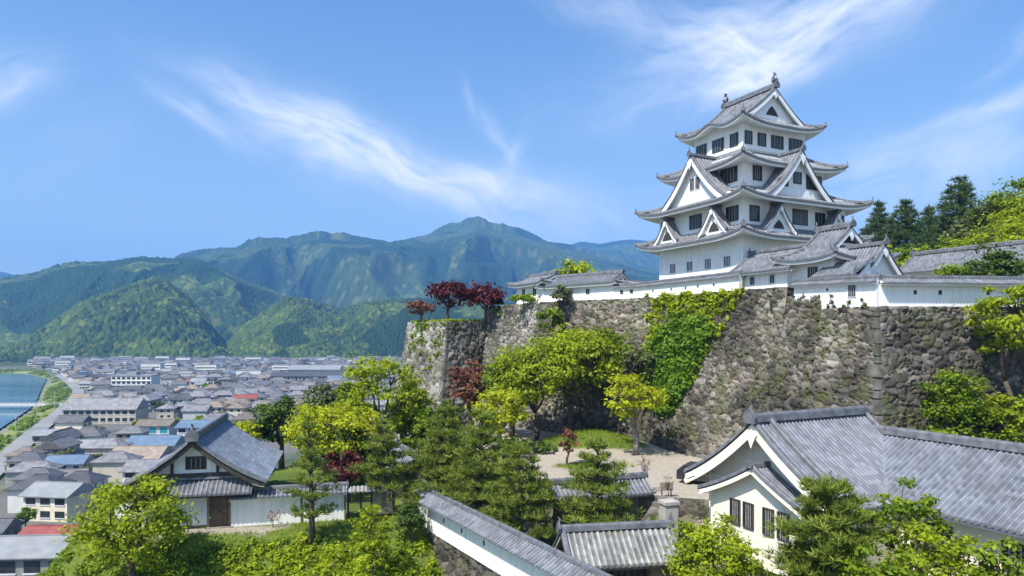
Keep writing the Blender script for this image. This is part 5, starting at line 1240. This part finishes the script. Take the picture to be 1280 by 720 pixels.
def right_woods():
    for i, (px, D, yt, w, lab) in enumerate(((1101, 112, 252, 40, 'leftmost tall dark cedar right of the keep'), (1132, 108, 249, 46, 'second dark cedar right of the keep'), (1161, 116, 259, 34, 'slender small cedar left of the tallest cedar'), (1201, 104, 221, 66, 'tallest broad dark cedar on the wooded rise'), (1082, 118, 285, 36, 'short dark cedar half hidden by the keep eaves'), (1176, 110, 275, 40, 'short dark cedar at the foot of tallest cedar'))):
        X, Y = XY(px, D); T('cedar_tree', lab, px, D, yt, w, 'c', z=min(8.0, float(hz(np.array([X]), np.array([Y]))[0])), seed=300 + i, group='dark cedars behind the castle', cat='tree')
    for i, (px, D, yt, w, mt, lab) in enumerate(((1262, 88, 222, 110, 'leaf_green', 'broad green tree on the skyline of the wooded rise'), (1300, 80, 218, 100, 'leaf_lime', 'lime tree cut by the right edge on the wooded rise'), (1232, 92, 262, 90, 'leaf_green', 'round green tree right of the tallest cedar'),
            (1268, 78, 258, 100, 'leaf_lime', 'yellow green tree on the rise above the gallery roof'), (1215, 84, 288, 80, 'leaf_lime', 'yellow green tree low behind the gallery roof'), (1160, 92, 302, 70, 'leaf_lime', 'bright tree low between cedars and gallery roof'), (1275, 74, 285, 80, 'leaf_yellow', 'yellowest tree on the rise at right edge'), (1120, 98, 302, 60, 'leaf_green', 'small green tree under the cedars'), (1190, 96, 292, 60, 'leaf_green', 'green tree in front of tallest cedar foot'), (1340, 84, 230, 120, 'leaf_green', 'green tree beyond the right edge of the rise'), (1228, 90, 240, 80, 'leaf_olive', 'olive tree between the tallest cedar and the skyline tree'), (1142, 102, 296, 54, 'leaf_dark', 'dark low tree under the second cedar'), (1098, 104, 300, 50, 'leaf_lime', 'lime low tree under the leftmost cedar'), (1290, 70, 262, 90, 'leaf_lime', 'lime tree low on the rise against right edge'))):
        X, Y = XY(px, D); T('broadleaf_tree', lab, px, D, yt, w, z=float(hz(np.array([X]), np.array([Y]))[0]) - .5, seed=320 + i, lo=.1, mat=mt, clumps=56, dens=.8, group='broadleaf trees on the wooded rise')
right_woods()

def rampart_pt(s, z, out=0.0):
    off = 4.7 * max(0, (4.1 - z) / 18.3) ** 1.25 + out; p = kl(s, -off); return np.array([p.x, p.y, z])
def ivy():
    rng = np.random.default_rng(5)
    def mass(name, label, n, srange, zr, thick, rad, mat, n_each, leaf, keep):
        cen, rr = [], []
        while len(cen) < n:
            z = rng.uniform(*zr); s0 = srange(z); s = rng.uniform(*s0)
            if not keep(s, z): continue
            cen.append(rampart_pt(s, z, rng.uniform(.05, thick))); rr.append(rad * rng.uniform(.6, 1.3))
        V, F, Tn = clump_leaves(np.array(cen), np.array(rr), n_each, leaf, rng, .8, .5)
        org = rampart_pt(20, zr[0]); o = link(name, np_mesh(name, V - org, F, M[mat], fcol=Tn)); o.location = org
        return tag(o, label, 'ivy')
    right = lambda z: 13.2 + max(0, 4.0 - z) * .52
    nz = lambda s, z: float(fbm(np.array([s * .6]), np.array([z * .6]), 9)[0])
    mass('ivy', 'loose lime green creeper hanging from the rampart top below the keep', 430, lambda z: (right(z), 27.5), (-4.5, 4.3), .35, .42, 'leaf_lime', 46, .24, lambda s, z: nz(s, z) > .36)
    mass('ivy', 'thick dark green ivy mass on the rampart below the keep', 430, lambda z: (right(z) + .3, 24.5), (-7.4, 2.2), .9, .55, 'leaf_ivy', 70, .22, lambda s, z: ((s - 19.6) / 4.8) ** 2 + ((z + 2.6) / 5.0) ** 2 < 1)
    rs = []
    cen, rr = [], []
    for k in range(620):
        s = rng.uniform(.4, 14); z = rng.uniform(-12.5, 3.4)
        if nz(s + 40, z * 1.4) < .5: continue
        cen.append(rampart_pt(s, z, .1)); rr.append(rng.uniform(.08, .26))
    V, F, Tn = clump_leaves(np.array(cen), np.array(rr), 22, .15, rng, .8, .5); org = rampart_pt(6, -12)
    o = link('wall_weeds', np_mesh('wall_weeds', V - org, F, M['leaf_olive'], fcol=Tn)); o.location = org; tag(o, 'tufts of weeds rooted in the joints of the great rampart', 'weeds', kind='stuff')
    # creeper on the bastion face
    cen = []
    for k in range(60):
        t = rng.uniform(.1, .95); z = 1.9 - rng.uniform(0, 1) ** 1.8 * 7
        if float(fbm(np.array([t * 5]), np.array([z * .3]), 3)[0]) < .45: continue
        B0, B1 = np.array([-15.4, 102.]), np.array([-8.66, 92.]); p = B0 + (B1 - B0) * t; n = np.array([-.83, -.56]); off = 3.4 * max(0, (1.96 - z) / 16) ** 1.25 + .1
        cen.append([p[0] + n[0] * off, p[1] + n[1] * off, z])
    cen = np.array(cen); V, F, Tn = clump_leaves(cen, np.full(len(cen), .5), 26, .3, rng, .9, .5); org = np.array([-12, 97, -4.])
    o = link('ivy', np_mesh('ivy', V - org, F, M['leaf_green'], fcol=Tn)); o.location = org; tag(o, 'green creeper hanging down the pale face of the bastion', 'ivy')
ivy()
def ground_cover():
    rng = np.random.default_rng(8)
    # clipped shrubs over the bank below the gatehouse
    n = 860; cen = []; tone = []
    while len(cen) < n:
        X = rng.uniform(-34, -3.5); Y = rng.uniform(33, 47)
        px = CX + X / Y * F_PX
        if not (40 < px < 560): continue
        d = float(poly_dist(np.array([X]), np.array([Y]), T1)[0])
        if d < 1.0 + 1.0 * rng.uniform(): continue
        a = X - FB.x; 
        if (X - FB.x) * (FC.y - FB.y) - (Y - FB.y) * (FC.x - FB.x) < 26: continue
        v = float(fbm(np.array([X * .5]), np.array([Y * .5]), 33)[0])
        if v < .38: continue
        cen.append([X, Y, gz(X, Y) + .12]); tone.append(v)
    cen = np.array(cen); rad = rng.uniform(.3, .62, n)
    for mt, sel, lab in (('leaf_green', np.array(tone) < .52, 'low green ground cover shrubs on the bank below the gatehouse'), ('leaf_lime', np.array(tone) >= .52, 'patches of lime ground cover on the bank below the gatehouse')):
        V, F, Tn = clump_leaves(cen[sel], rad[sel], 95, .16, rng, .55, .8); org = np.array([-14, 42, -14.]); o = link('ground_cover', np_mesh('ground_cover', V - org, F, M[mt], fcol=Tn)); o.location = org; tag(o, lab, 'shrubs', kind='stuff')
    # grass blades on the lawn, the bank, the mound and the wall foot
    N = 52000; X = rng.uniform(-31, 12, N); Y = rng.uniform(34, 72, N); d1 = poly_dist(X, Y, T1)
    mound = np.exp(-(((X - 8.0) / 5.2) ** 2 + ((Y - 68) / 4.2) ** 2)) > .36
    isl = ((X - 6.2) / 2.5) ** 2 + ((Y - 57.5) / 1.4) ** 2 < 1
    path = polyline_dist(X, Y, [(-27, 45.5), (-20, 46.3), (-16, 46.9)]) < .9
    left = (X - FB.x) * (FC.y - FB.y) - (Y - FB.y) * (FC.x - FB.x) > 12
    keep = ((d1 < 9) & (Y < 49.6) & left & ~path) | mound | isl
    X, Y = X[keep], Y[keep]; Z = height(X, Y); n = len(X)
    a = rng.uniform(0, 6.28, n); h = rng.uniform(.10, .26, n); w = .035; C = np.stack([X, Y, Z], 1); s = np.stack([np.cos(a), np.sin(a), 0 * a], 1) * w; ln = np.stack([rng.normal(size=n) * .07, rng.normal(size=n) * .07, h], 1)
    V = np.stack([C - s, C + s, C + ln + s * .2, C + ln - s * .2], 1).reshape(-1, 3); F = np.arange(4 * n).reshape(-1, 4); org = np.array([-10, 45, -13.])
    o = link('grass', np_mesh('grass', V - org, F, M['leaf_lime'], fcol=np.clip(rng.uniform(0, .7, n) + .3 * (fbm(X * .4, Y * .4, 2) - .5), 0, 1))); o.location = org; tag(o, 'short green grass on the banks and lawn', 'grass', kind='stuff')
    # grass fringe on the bastion top
    cen = []
    for a_, b_ in (((-15.4, 102.), (-8.66, 92.)), ((-8.66, 92.), (-1.1, 97.5))):
        for t in np.linspace(0, 1, 60): cen.append([a_[0] + (b_[0] - a_[0]) * t + .25, a_[1] + (b_[1] - a_[1]) * t + .4, 2.05])
    V, F, Tn = clump_leaves(np.array(cen), np.full(len(cen), .22), 12, .22, rng, 1.0, .2); o = link('grass', np_mesh('grass', V - np.array([-8, 95, 2.]), F, M['leaf_lime'], fcol=Tn)); o.location = (-8, 95, 2.); tag(o, 'fringe of grass along the bastion top', 'grass', kind='stuff')
ground_cover()
# ------------------------------------------------------------------ the town in the valley
TR = random.Random(42)
RM = {'grey': noisy('grey_house_tile', (.10, .10, .11), (.19, .19, .20), .6, .6, .4, 3, .4, .05), 'dark': noisy('dark_house_tile', (.065, .065, .07), (.12, .12, .125), .6, .55, .4, 3, .4, .05),
      'brown': noisy('brown_house_tile', (.15, .125, .10), (.24, .20, .165), .6, .65, .3, 3, .4, .05), 'blue': noisy('blue_metal_roof', (.10, .15, .22), (.15, .21, .29), .4, .4, .5),
      'pale': noisy('pale_metal_roof', (.20, .205, .21), (.28, .285, .285), .4, .55, .5), 'red': noisy('red_metal_roof', (.22, .055, .045), (.32, .09, .07), .5, .55, .4)}
WM = {'cream': noisy('house_cream_wall', (.46, .42, .34), (.58, .54, .45), .5, .85, .2), 'white': noisy('house_white_wall', (.62, .62, .60), (.74, .74, .72), .5, .85, .2), 'grey': noisy('house_grey_wall', (.30, .30, .29), (.40, .40, .39), .5, .85, .2), 'brown': noisy('house_brown_wall', (.20, .155, .115), (.28, .22, .17), .5, .85, .2)}
def roof_mesh(mb, x0, x1, y0, y1, z, h, kind, mi=0):
    """solid hip or gable roof, ridge along x"""
    ym = (y0 + y1) / 2; hx = (y1 - y0) / 2 * .8 if kind == 'hip' else 0
    V = [(x0, y0, z), (x1, y0, z), (x1, y1, z), (x0, y1, z), (x0 + hx, ym, z + h), (x1 - hx, ym, z + h)]
    V += [(v[0], v[1], v[2] - .22) for v in V[:4]]
    mb.add(V, [(0, 1, 5, 4), (2, 3, 4, 5), (1, 2, 5), (3, 0, 4), (7, 6, 9, 8)[::-1] if False else (6, 9, 8, 7), (0, 6, 7, 1), (1, 7, 8, 2), (2, 8, 9, 3), (3, 9, 6, 0)], mi)
    mb.box(x0 + hx, x1 - hx, ym - .18, ym + .18, z + h - .12, z + h + .16, mi)
def mk_house(w, d, st, kind, rm, wm, near=True):
    h = 2.9 * st; rh = d * .30; ov = .7
    wl = MB(); wl.box(-w / 2, w / 2, -d / 2, d / 2, 0, h)
    if kind == 'gable':
        for x in (-w / 2 + .01, w / 2 - .01): wl.add([(x, -d / 2, h), (x, d / 2, h), (x, 0, h + rh * d / (d + 2 * ov))], [(0, 1, 2)])
    rf = MB(); roof_mesh(rf, -w / 2 - ov, w / 2 + ov, -d / 2 - ov, d / 2 + ov, h - .05, rh, kind)
    if st == 2:  # lower lean-to skirt on the front
        roof_mesh(rf, -w / 2 + .3, w / 2 - .6, -d / 2 - 2.2, -d / 2 + .4, 2.65, .85, 'hip'); wl.box(-w / 2 + .9, w / 2 - 1.2, -d / 2 - 1.5, -d / 2, 0, 2.6)
    wins = []
    for f in range(st):
        for k in range(max(2, int(w / 3))):
            x = -w / 2 + w * (k + .5) / max(2, int(w / 3)); y = -d / 2 - (1.5 if (f == 0 and st == 2) else 0)
            wins.append((x, y, 1.5 + 2.9 * f, 0, 1.5))
        for y in (-d / 5, d / 5):
            for x in (-w / 2, w / 2): wins.append((x, y, 1.5 + 2.9 * f, 1, 1.3))
    ws = []
    for (x, y, z, sidew, ww) in wins:
        b = MB()
        if not sidew: b.box(x - ww / 2, x + ww / 2, y - .05, y + .05, z - .55, z + .6, 0); b.box(x - ww / 2 - .08, x + ww / 2 + .08, y - .08, y + .02, z - .65, z - .55, 1)
        else: s = 1 if x > 0 else -1; b.box(x - .05, x + .05, y - ww / 2, y + ww / 2, z - .55, z + .6, 0)
        ws.append(b)
    return wl, rf, ws
def bake_house(root, w, d, st, kind, rm, wm):
    wl, rf, ws = mk_house(w, d, st, kind, rm, wm); wl.build('wall', [WM[wm]], root); rf.build('roof', [RM[rm]], root)
    for b in ws: b.build('window', [M['glass'], M['shutter']], root)
SPECS = [(10, 8, 2, 'hip', 'grey', 'cream'), (12, 9, 2, 'gable', 'grey', 'white'), (9, 8, 2, 'hip', 'brown', 'cream'), (11, 8, 2, 'gable', 'dark', 'cream'), (13, 8, 1, 'gable', 'grey', 'grey'), (9, 7, 2, 'gable', 'brown', 'brown'), (14, 9, 2, 'hip', 'grey', 'grey'), (10, 9, 2, 'hip', 'dark', 'white'), (11, 8, 2, 'gable', 'blue', 'white'), (15, 9, 1, 'gable', 'pale', 'white'), (10, 8, 1, 'hip', 'brown', 'grey'), (11, 8, 1, 'gable', 'red', 'cream'), (10, 8, 2, 'gable', 'pale', 'grey')]
def vary(m, big=False):
    t = m.node_tree; b = t.nodes['Principled BSDF']; l = b.inputs['Base Color'].links[0].from_socket
    oi = t.nodes.new('ShaderNodeObjectInfo'); f = math_n(t, 'ADD', math_n(t, 'MULTIPLY', oi.outputs['Random'], .75), math_n(t, 'MULTIPLY', noise(t, .055, 3, coord='Object'), .5))
    r = ramp(t, f, [(.2, (.60, .60, .62)), (.6, (1.0, .98, .95)), (1.0, (1.55, 1.5, 1.42))]); t.links.new(mixc(t, 1.0, l, r, 'MULTIPLY'), b.inputs['Base Color'])
for q in ('grey', 'dark', 'brown'): vary(RM[q])
for q in WM: vary(WM[q])
WGT = [11, 10, 5, 9, 7, 4, 8, 8, 1.6, 2.5, 3, .5, 3]
ROOFW = {'grey': 'grey tiled', 'dark': 'dark tiled', 'brown': 'brown tiled', 'blue': 'blue metal', 'pale': 'pale metal', 'red': 'red metal'}
protos = []
taken = []
def block(name, label, cat, px, y, wpx, depth, st, roof, wm, rz=0.0, z=TOWN, hwall=None, rh=None, kind='gable', band=None):
    D = -z * F_PX / (y - HY); X = (px - CX) / F_PX * D; w = wpx / F_PX * D; Y = D + depth / 2
    t = thing(name, label, cat, (X, Y, z), rz); h = hwall or 3.3 * st
    m = MB(); m.box(-w / 2, w / 2, -depth / 2, depth / 2, 0, h)
    if kind == 'gable': [m.add([(x, -depth / 2, h), (x, depth / 2, h), (x, 0, h + (rh or depth * .25) * .9)], [(0, 1, 2)]) for x in (-w / 2 + .01, w / 2 - .01)]
    m.build('wall', [WM[wm]], t)
    m = MB()
    if kind == 'flat':
        m.box(-w / 2 - .3, w / 2 + .3, -depth / 2 - .3, depth / 2 + .3, h, h + .7); m.box(-w * .2, w * .05, -2, depth * .3, h + .7, h + 3.2)
    else: roof_mesh(m, -w / 2 - .8, w / 2 + .8, -depth / 2 - .9, depth / 2 + .9, h, rh or depth * .25, kind)
    m.build('roof', [RM[roof]], t); n = max(3, int(w / 3.6)); hs = h / st
    for f in range(st):
        for k in range(n):
            x = -w / 2 + w * (k + .5) / n; b = MB(); b.box(x - w / n * .33, x + w / n * .33, -depth / 2 - .06, -depth / 2 + .05, f * hs + hs * .32, f * hs + hs * .82, 0); b.box(x - w / n * .36, x + w / n * .36, -depth / 2 - .16, -depth / 2, f * hs + hs * .24, f * hs + hs * .31, 1)
            b.build('window', [band or M['glass'], M['shutter']], t)
        if f and kind == 'flat':
            b = MB(); b.box(-w / 2 - .1, w / 2 + .1, -depth / 2 - .5, -depth / 2, f * hs - .15, f * hs + .1); b.build('ledge', [WM['white']], t)
    taken.append((X, Y, max(w, depth) * .62)); LAND.append((label, X, Y)); return t
LAND = []
teal = noisy('teal_signboard', (.02, .22, .26), (.03, .30, .33), .4, .4, .4)
block('school_building', 'long grey roofed school like block beside the river bridge', 'building', 123, 530, 88, 14, 2, 'grey', 'cream', .06, hwall=7.4, rh=5.2)
block('apartment_block', 'white four storey block with rows of windows', 'building', 164, 493, 50, 13, 4, 'pale', 'white', 0, kind='flat', hwall=14)
block('workshop', 'low building with long blue metal roof left of gatehouse ridge', 'building', 186, 571, 58, 11, 1, 'blue', 'grey', .05, hwall=4.2, rh=3.0)
block('shop_building', 'shop building with teal glass front and brownish roof', 'building', 190, 546, 40, 10, 1, 'brown', 'white', .05, hwall=5.0, rh=2.2, band=teal)
block('office_building', 'white two storey building with blue grey roof behind gatehouse', 'building', 246, 553, 50, 11, 2, 'blue', 'white', .04, hwall=6.4, rh=2.3)
block('long_hall', 'long bright white roofed hall far across the town', 'building', 392, 471, 64, 22, 1, 'pale', 'white', 0, hwall=8, rh=4.5)
block('warehouse', 'long dark roofed warehouse in front of bright white hall', 'building', 385, 478, 92, 16, 1, 'dark', 'grey', 0, hwall=6, rh=4)
block('red_roofed_house', 'red roofed house standing out in the middle of town', 'house', 304, 512, 24, 9, 2, 'red', 'white', .3)
block('cream_house', 'cream two storey house with pale roof near the bottom left', 'house', 59, 652, 60, 9, 2, 'pale', 'cream', -.12, hwall=6.2, rh=2.4, kind='gable')
block('warehouse', 'pale roofed warehouse at the bottom left corner', 'building', 22, 726, 120, 11, 1, 'pale', 'grey', .06, hwall=4.4, rh=2.3)
block('red_roofed_shed', 'long low shed with faded red roof behind corner warehouse', 'shed', 62, 690, 80, 8, 1, 'red', 'grey', .05, hwall=2.8, rh=1.6)
block('boat_shed', 'pale sheet roofed shed beside the river road', 'shed', 62, 556, 44, 9, 1, 'pale', 'grey', .08, hwall=4.0, rh=1.8)
block('inn_building', 'brown roofed inn left of the blue roofed workshop', 'building', 165, 590, 60, 12, 1, 'brown', 'cream', .05, hwall=4.4, rh=3.2)
block('grey_long_house', 'long grey roofed house below the blue roofed workshop', 'house', 190, 612, 74, 10, 2, 'grey', 'white', .04, hwall=5.4, rh=2.6)
ORD = ['nearest', 'second nearest', 'third nearest', 'fourth nearest', 'fifth nearest', 'sixth nearest', 'seventh nearest', 'eighth nearest', 'ninth nearest', 'tenth nearest', 'eleventh nearest', 'twelfth nearest', '13th nearest', '14th nearest', '15th nearest', '16th nearest', '17th nearest', '18th nearest', '19th nearest', '20th nearest', '21st nearest', '22nd nearest', '23rd nearest', '24th nearest', '25th nearest', '26th nearest', '27th nearest', '28th nearest', '29th nearest', '30th nearest']
SHORT = {'long grey roofed school like block beside the river bridge': 'the long school block', 'white four storey block with rows of windows': 'the four storey block', 'low building with long blue metal roof left of gatehouse ridge': 'the blue roofed workshop', 'shop building with teal glass front and brownish roof': 'the teal fronted shop', 'white two storey building with blue grey roof behind gatehouse': 'the white office building', 'long bright white roofed hall far across the town': 'the bright far hall', 'long dark roofed warehouse in front of bright white hall': 'the dark warehouse',
         'red roofed house standing out in the middle of town': 'the red roofed house', 'cream two storey house with pale roof near the bottom left': 'the cream corner house', 'pale roofed warehouse at the bottom left corner': 'the corner warehouse', 'long low shed with faded red roof behind corner warehouse': 'the faded red shed', 'pale sheet roofed shed beside the river road': 'the riverside shed', 'brown roofed inn left of the blue roofed workshop': 'the brown roofed inn', 'long grey roofed house below the blue roofed workshop': 'the long grey house'}
def road_x(Y): return float(np.interp(Y, [r[1] for r in ROADE[::-1]], [r[0] for r in ROADE[::-1]]))
def visible_px(px, D):
    if D < 200: return -30 < px < 215
    if D < 300: return -20 < px < 300
    if D < 420: return 20 < px < 400
    return 40 < px < 560
def build_town():
    spots = []; Y = 138.0
    while Y < 1240:
        step = 13.5 + (Y > 520) * 2.0; X = -.78 * Y
        while X < -.10 * Y:
            x, y = X + TR.uniform(-2.2, 2.2), Y + TR.uniform(-2.5, 2.5); px = CX + x / y * F_PX
            X += step * TR.uniform(.92, 1.2)
            if not visible_px(px, y): continue
            if x < road_x(y) + 9.5: continue
            if any(math.hypot(x - a, (y - b)) < r + 6 for a, b, r in taken): continue
            if float(fbm(np.array([x * .02]), np.array([y * .02]), 91)[0]) > .58 and TR.random() < .75: continue
            spots.append((x, y))
        Y += 13.0 + (Y > 520) * 2.5
    spots.sort(key=lambda p: p[1]); near = spots[:290]; far = spots[290:]
    seen = {}
    for (w, d, st, kind, rm, wm) in SPECS: protos.append(None)
    info = []
    for (x, y) in near:
        k = TR.choices(range(len(SPECS)), WGT)[0]; rz = TR.choice([0, 0, 1, 2]) * math.pi / 2 + TR.uniform(-.12, .12) + .15; s = TR.uniform(.82, 1.15)
        info.append((x, y, k, rz, s))
    order = {}
    for i, (x, y, k, rz, s) in enumerate(info):
        L = min(LAND, key=lambda l: math.hypot(l[1] - x, l[2] - y)); order.setdefault(L[0], {}).setdefault(k, []).append((math.hypot(L[1] - x, L[2] - y), i))
    labels = {}
    for L, byk in order.items():
        for k, lst in byk.items():
            w, d, st, kind, rm, wm = SPECS[k]; lst.sort()
            for r, (dist, i) in enumerate(lst):
                sh = {'hip': 'hipped', 'gable': 'gabled'}[kind]
                labels[i] = f"{wm} {'two storey' if st == 2 else 'low'} house, {ROOFW[rm]} {sh} roof, {ORD[min(r, 29)]} such to {SHORT[L]}"
    for i, (x, y, k, rz, s) in enumerate(info):
        w, d, st, kind, rm, wm = SPECS[k]
        if protos[k] is None:
            o = thing('town_house', labels[i], 'house', (x, y, TOWN), rz, 'houses of the valley town'); bake_house(o, w, d, st, kind, rm, wm); protos[k] = o
        else:
            o = copy_tree(protos[k]); o['label'] = labels[i]; o.location = (x, y, TOWN)
        zt = gz(x, y)
        o.location.z = max(TOWN, zt if y < 160 else TOWN); o.rotation_euler = (0, 0, rz); o.scale = (s, s, s * TR.uniform(.92, 1.08))
    # the far rows as one mass
    rk, wk = list(RM), list(WM); m = MB(); mats = [RM[q] for q in rk] + [WM[q] for q in wk] + [M['glass']]
    for (x, y) in far:
        if TR.random() < .035:
            W_, D_, H_ = TR.uniform(14, 26), 10, TR.uniform(7, 12); b = MB(); b.box(-W_ / 2, W_ / 2, -D_ / 2, D_ / 2, 0, H_, len(rk) + wk.index('white')); b.box(-W_ / 2 - .3, W_ / 2 + .3, -D_ / 2 - .3, D_ / 2 + .3, H_, H_ + .6, rk.index('pale'))
            for f in range(int(H_ / 3.2)): b.box(-W_ / 2 + .8, W_ / 2 - .8, -D_ / 2 - .06, -D_ / 2 + .05, 1.1 + 3.2 * f, 2.4 + 3.2 * f, len(rk) + len(wk))
            o = len(m.v); m.v += [(x + a, y + e, TOWN + z) for a, e, z in b.v]; m.f += [tuple(i + o for i in f) for f in b.f]; m.m += b.m; m.t += b.t; m.c += b.c; continue
        w, d, st, kind, rm, wm = SPECS[TR.choices(range(len(SPECS)), [q + (1.5 if i in (8, 9, 11, 12) else 0) for i, q in enumerate(WGT)])[0]]; s = TR.uniform(.8, 1.3); w *= s; d *= s; h = 2.9 * st
        if TR.random() < .3: wm = 'white'
        b = MB(); b.box(-w / 2, w / 2, -d / 2, d / 2, 0, h, len(rk) + wk.index(wm)); roof_mesh(b, -w / 2 - .6, w / 2 + .6, -d / 2 - .6, d / 2 + .6, h, d * .3, kind, rk.index(rm))
        for f in range(st): b.box(-w / 2 + 1, w / 2 - 1, -d / 2 - .06, -d / 2 + .05, 1 + 2.9 * f, 2.1 + 2.9 * f, len(rk) + len(wk))
        rz = TR.choice([0, 0, 1]) * math.pi / 2 + TR.uniform(-.15, .15) + .1; c, sn = math.cos(rz), math.sin(rz); o = len(m.v)
        m.v += [(x + a * c - e * sn, y + a * sn + e * c, TOWN + z) for a, e, z in b.v]; m.f += [tuple(i + o for i in f) for f in b.f]; m.m += b.m; m.t += b.t; m.c += b.c
    o = m.build('distant_houses', mats); tag(o, 'mass of small tiled roofs filling the valley towards the hills', 'houses', kind='stuff')
    # trees among the houses
    kinds = [mk_broadleaf(700 + i, 8, 7.5, 1.5, leaf=.75, dens=.8, clumps=26, mat=mt) for i, mt in enumerate(('leaf_green', 'leaf_dark', 'leaf_lime', 'leaf_olive'))]
    n = 0; names = ['deep green', 'dark', 'lime green', 'olive']
    cand = []
    for _ in range(5000):
        y = TR.uniform(150, 900); px = TR.uniform(20, 500)
        if not visible_px(px, y): continue
        x = (px - CX) / F_PX * y
        if x < road_x(y) + 8: continue
        if any(math.hypot(x - a, y - b) < 6.6 for a, b in spots) or any(math.hypot(x - a, y - b) < r + 3 for a, b, r in taken): continue
        if any(math.hypot(x - c[0], y - c[1]) < 9 for c in cand): continue
        cand.append((x, y))
        if len(cand) >= 210: break
    cnt = {}
    for i, (x, y) in enumerate(cand):
        k = TR.randrange(4); L = min(LAND, key=lambda l: math.hypot(l[1] - x, l[2] - y)); key = (L[0], k); r = cnt.get(key, 0); cnt[key] = r + 1
        s = TR.uniform(.5, .95); t = thing('town_tree', '', 'tree', (x, y, TOWN), TR.uniform(0, 6), 'trees among the town houses'); t.scale = (s, s, s)
        t['_k'] = names[k]; t['_L'] = L[0]; t['_d'] = math.hypot(L[1] - x, L[2] - y); link('trunk', kinds[k][0], t); link('crown', kinds[k][1], t)
    by = {}
    for o in bpy.data.objects:
        if '_k' in o.keys(): by.setdefault((o['_k'], o['_L']), []).append(o)
    for (k, L), lst in by.items():
        lst.sort(key=lambda o: o['_d'])
        for r, o in enumerate(lst): o['label'] = f"{k} rounded tree among roofs, {ORD[min(r, 29)]} such to {SHORT[L]}"
        for o in lst:
            for q in ('_k', '_L', '_d'): del o[q]
    # scrub along the river bank, and utility poles by the river road
    rng = np.random.default_rng(77); cen = []
    for _ in range(9000):
        Y = rng.uniform(185, 900); xr = road_x(Y); X = xr - rng.uniform(6, 75)
        if float(poly_dist(np.array([X]), np.array([Y]), RIVER)[0]) < 5: continue
        if float(fbm(np.array([X * .05]), np.array([Y * .05]), 19)[0]) < .5: continue
        cen.append([X, Y, gz(X, Y) + .4])
        if len(cen) > 620: break
    cen = np.array(cen); V, F, Tn = clump_leaves(cen, rng.uniform(1.0, 2.6, len(cen)), 22, .9, rng, .6, .7); org = np.array([-300, 400, TOWN]); o = link('riverbank_scrub', np_mesh('riverbank_scrub', V - org, F, M['leaf_green'], fcol=Tn)); o.location = org; tag(o, 'rough scrub along the grassy river bank', 'scrub', kind='stuff')
    cen = []
    for _ in range(900):
        px = rng.uniform(-40, 560); D = rng.uniform(1130, 1290) + 60 * abs(px - 275) / 300 * rng.uniform(0, 1); x = (px - CX) / F_PX * D
        if float(poly_dist(np.array([x]), np.array([D]), RIVER)[0]) < 12 or float(fbm(np.array([x * .012]), np.array([D * .012]), 55)[0]) < .42: continue
        cen.append([x, D, TOWN + rng.uniform(1.5, 5)])
    cen = np.array(cen); V, F, Tn = clump_leaves(cen, rng.uniform(3.0, 6.5, len(cen)), 34, 2.0, rng, .8, .7); org = np.array([-300, 1200, TOWN]); o = link('treeline', np_mesh('treeline', V - org, F, M['leaf_dark'], fcol=Tn)); o.location = org; tag(o, 'dark band of trees where the far town meets the hills', 'trees', kind='stuff')
    pm = noisy('pole_concrete', (.36, .35, .33), (.46, .45, .43), 1, .85, .2)
    base = None
    for i, y in enumerate((205, 250, 300, 355, 420)):
        x = road_x(y) - 6.5; lab = f"thin concrete utility pole by the river road, {['first', 'second', 'third', 'fourth', 'fifth'][i]} counted from the near end"
        if base is None:
            base = thing('utility_pole', lab, 'pole', (x, y, TOWN), 0, 'utility poles along the river road')
            m = MB(); m.tube([(0, 0, -3), (0, 0, 11)], [.2, .13], 8); m.build('pole', [pm], base); m = MB(); m.box(-1, 1, -.08, .08, 9.9, 10.05); m.box(-.8, .8, -.08, .08, 9.1, 9.25); m.build('crossarm', [pm], base)
        else: o = copy_tree(base); o.location = (x, y, TOWN); o['label'] = lab
build_town()
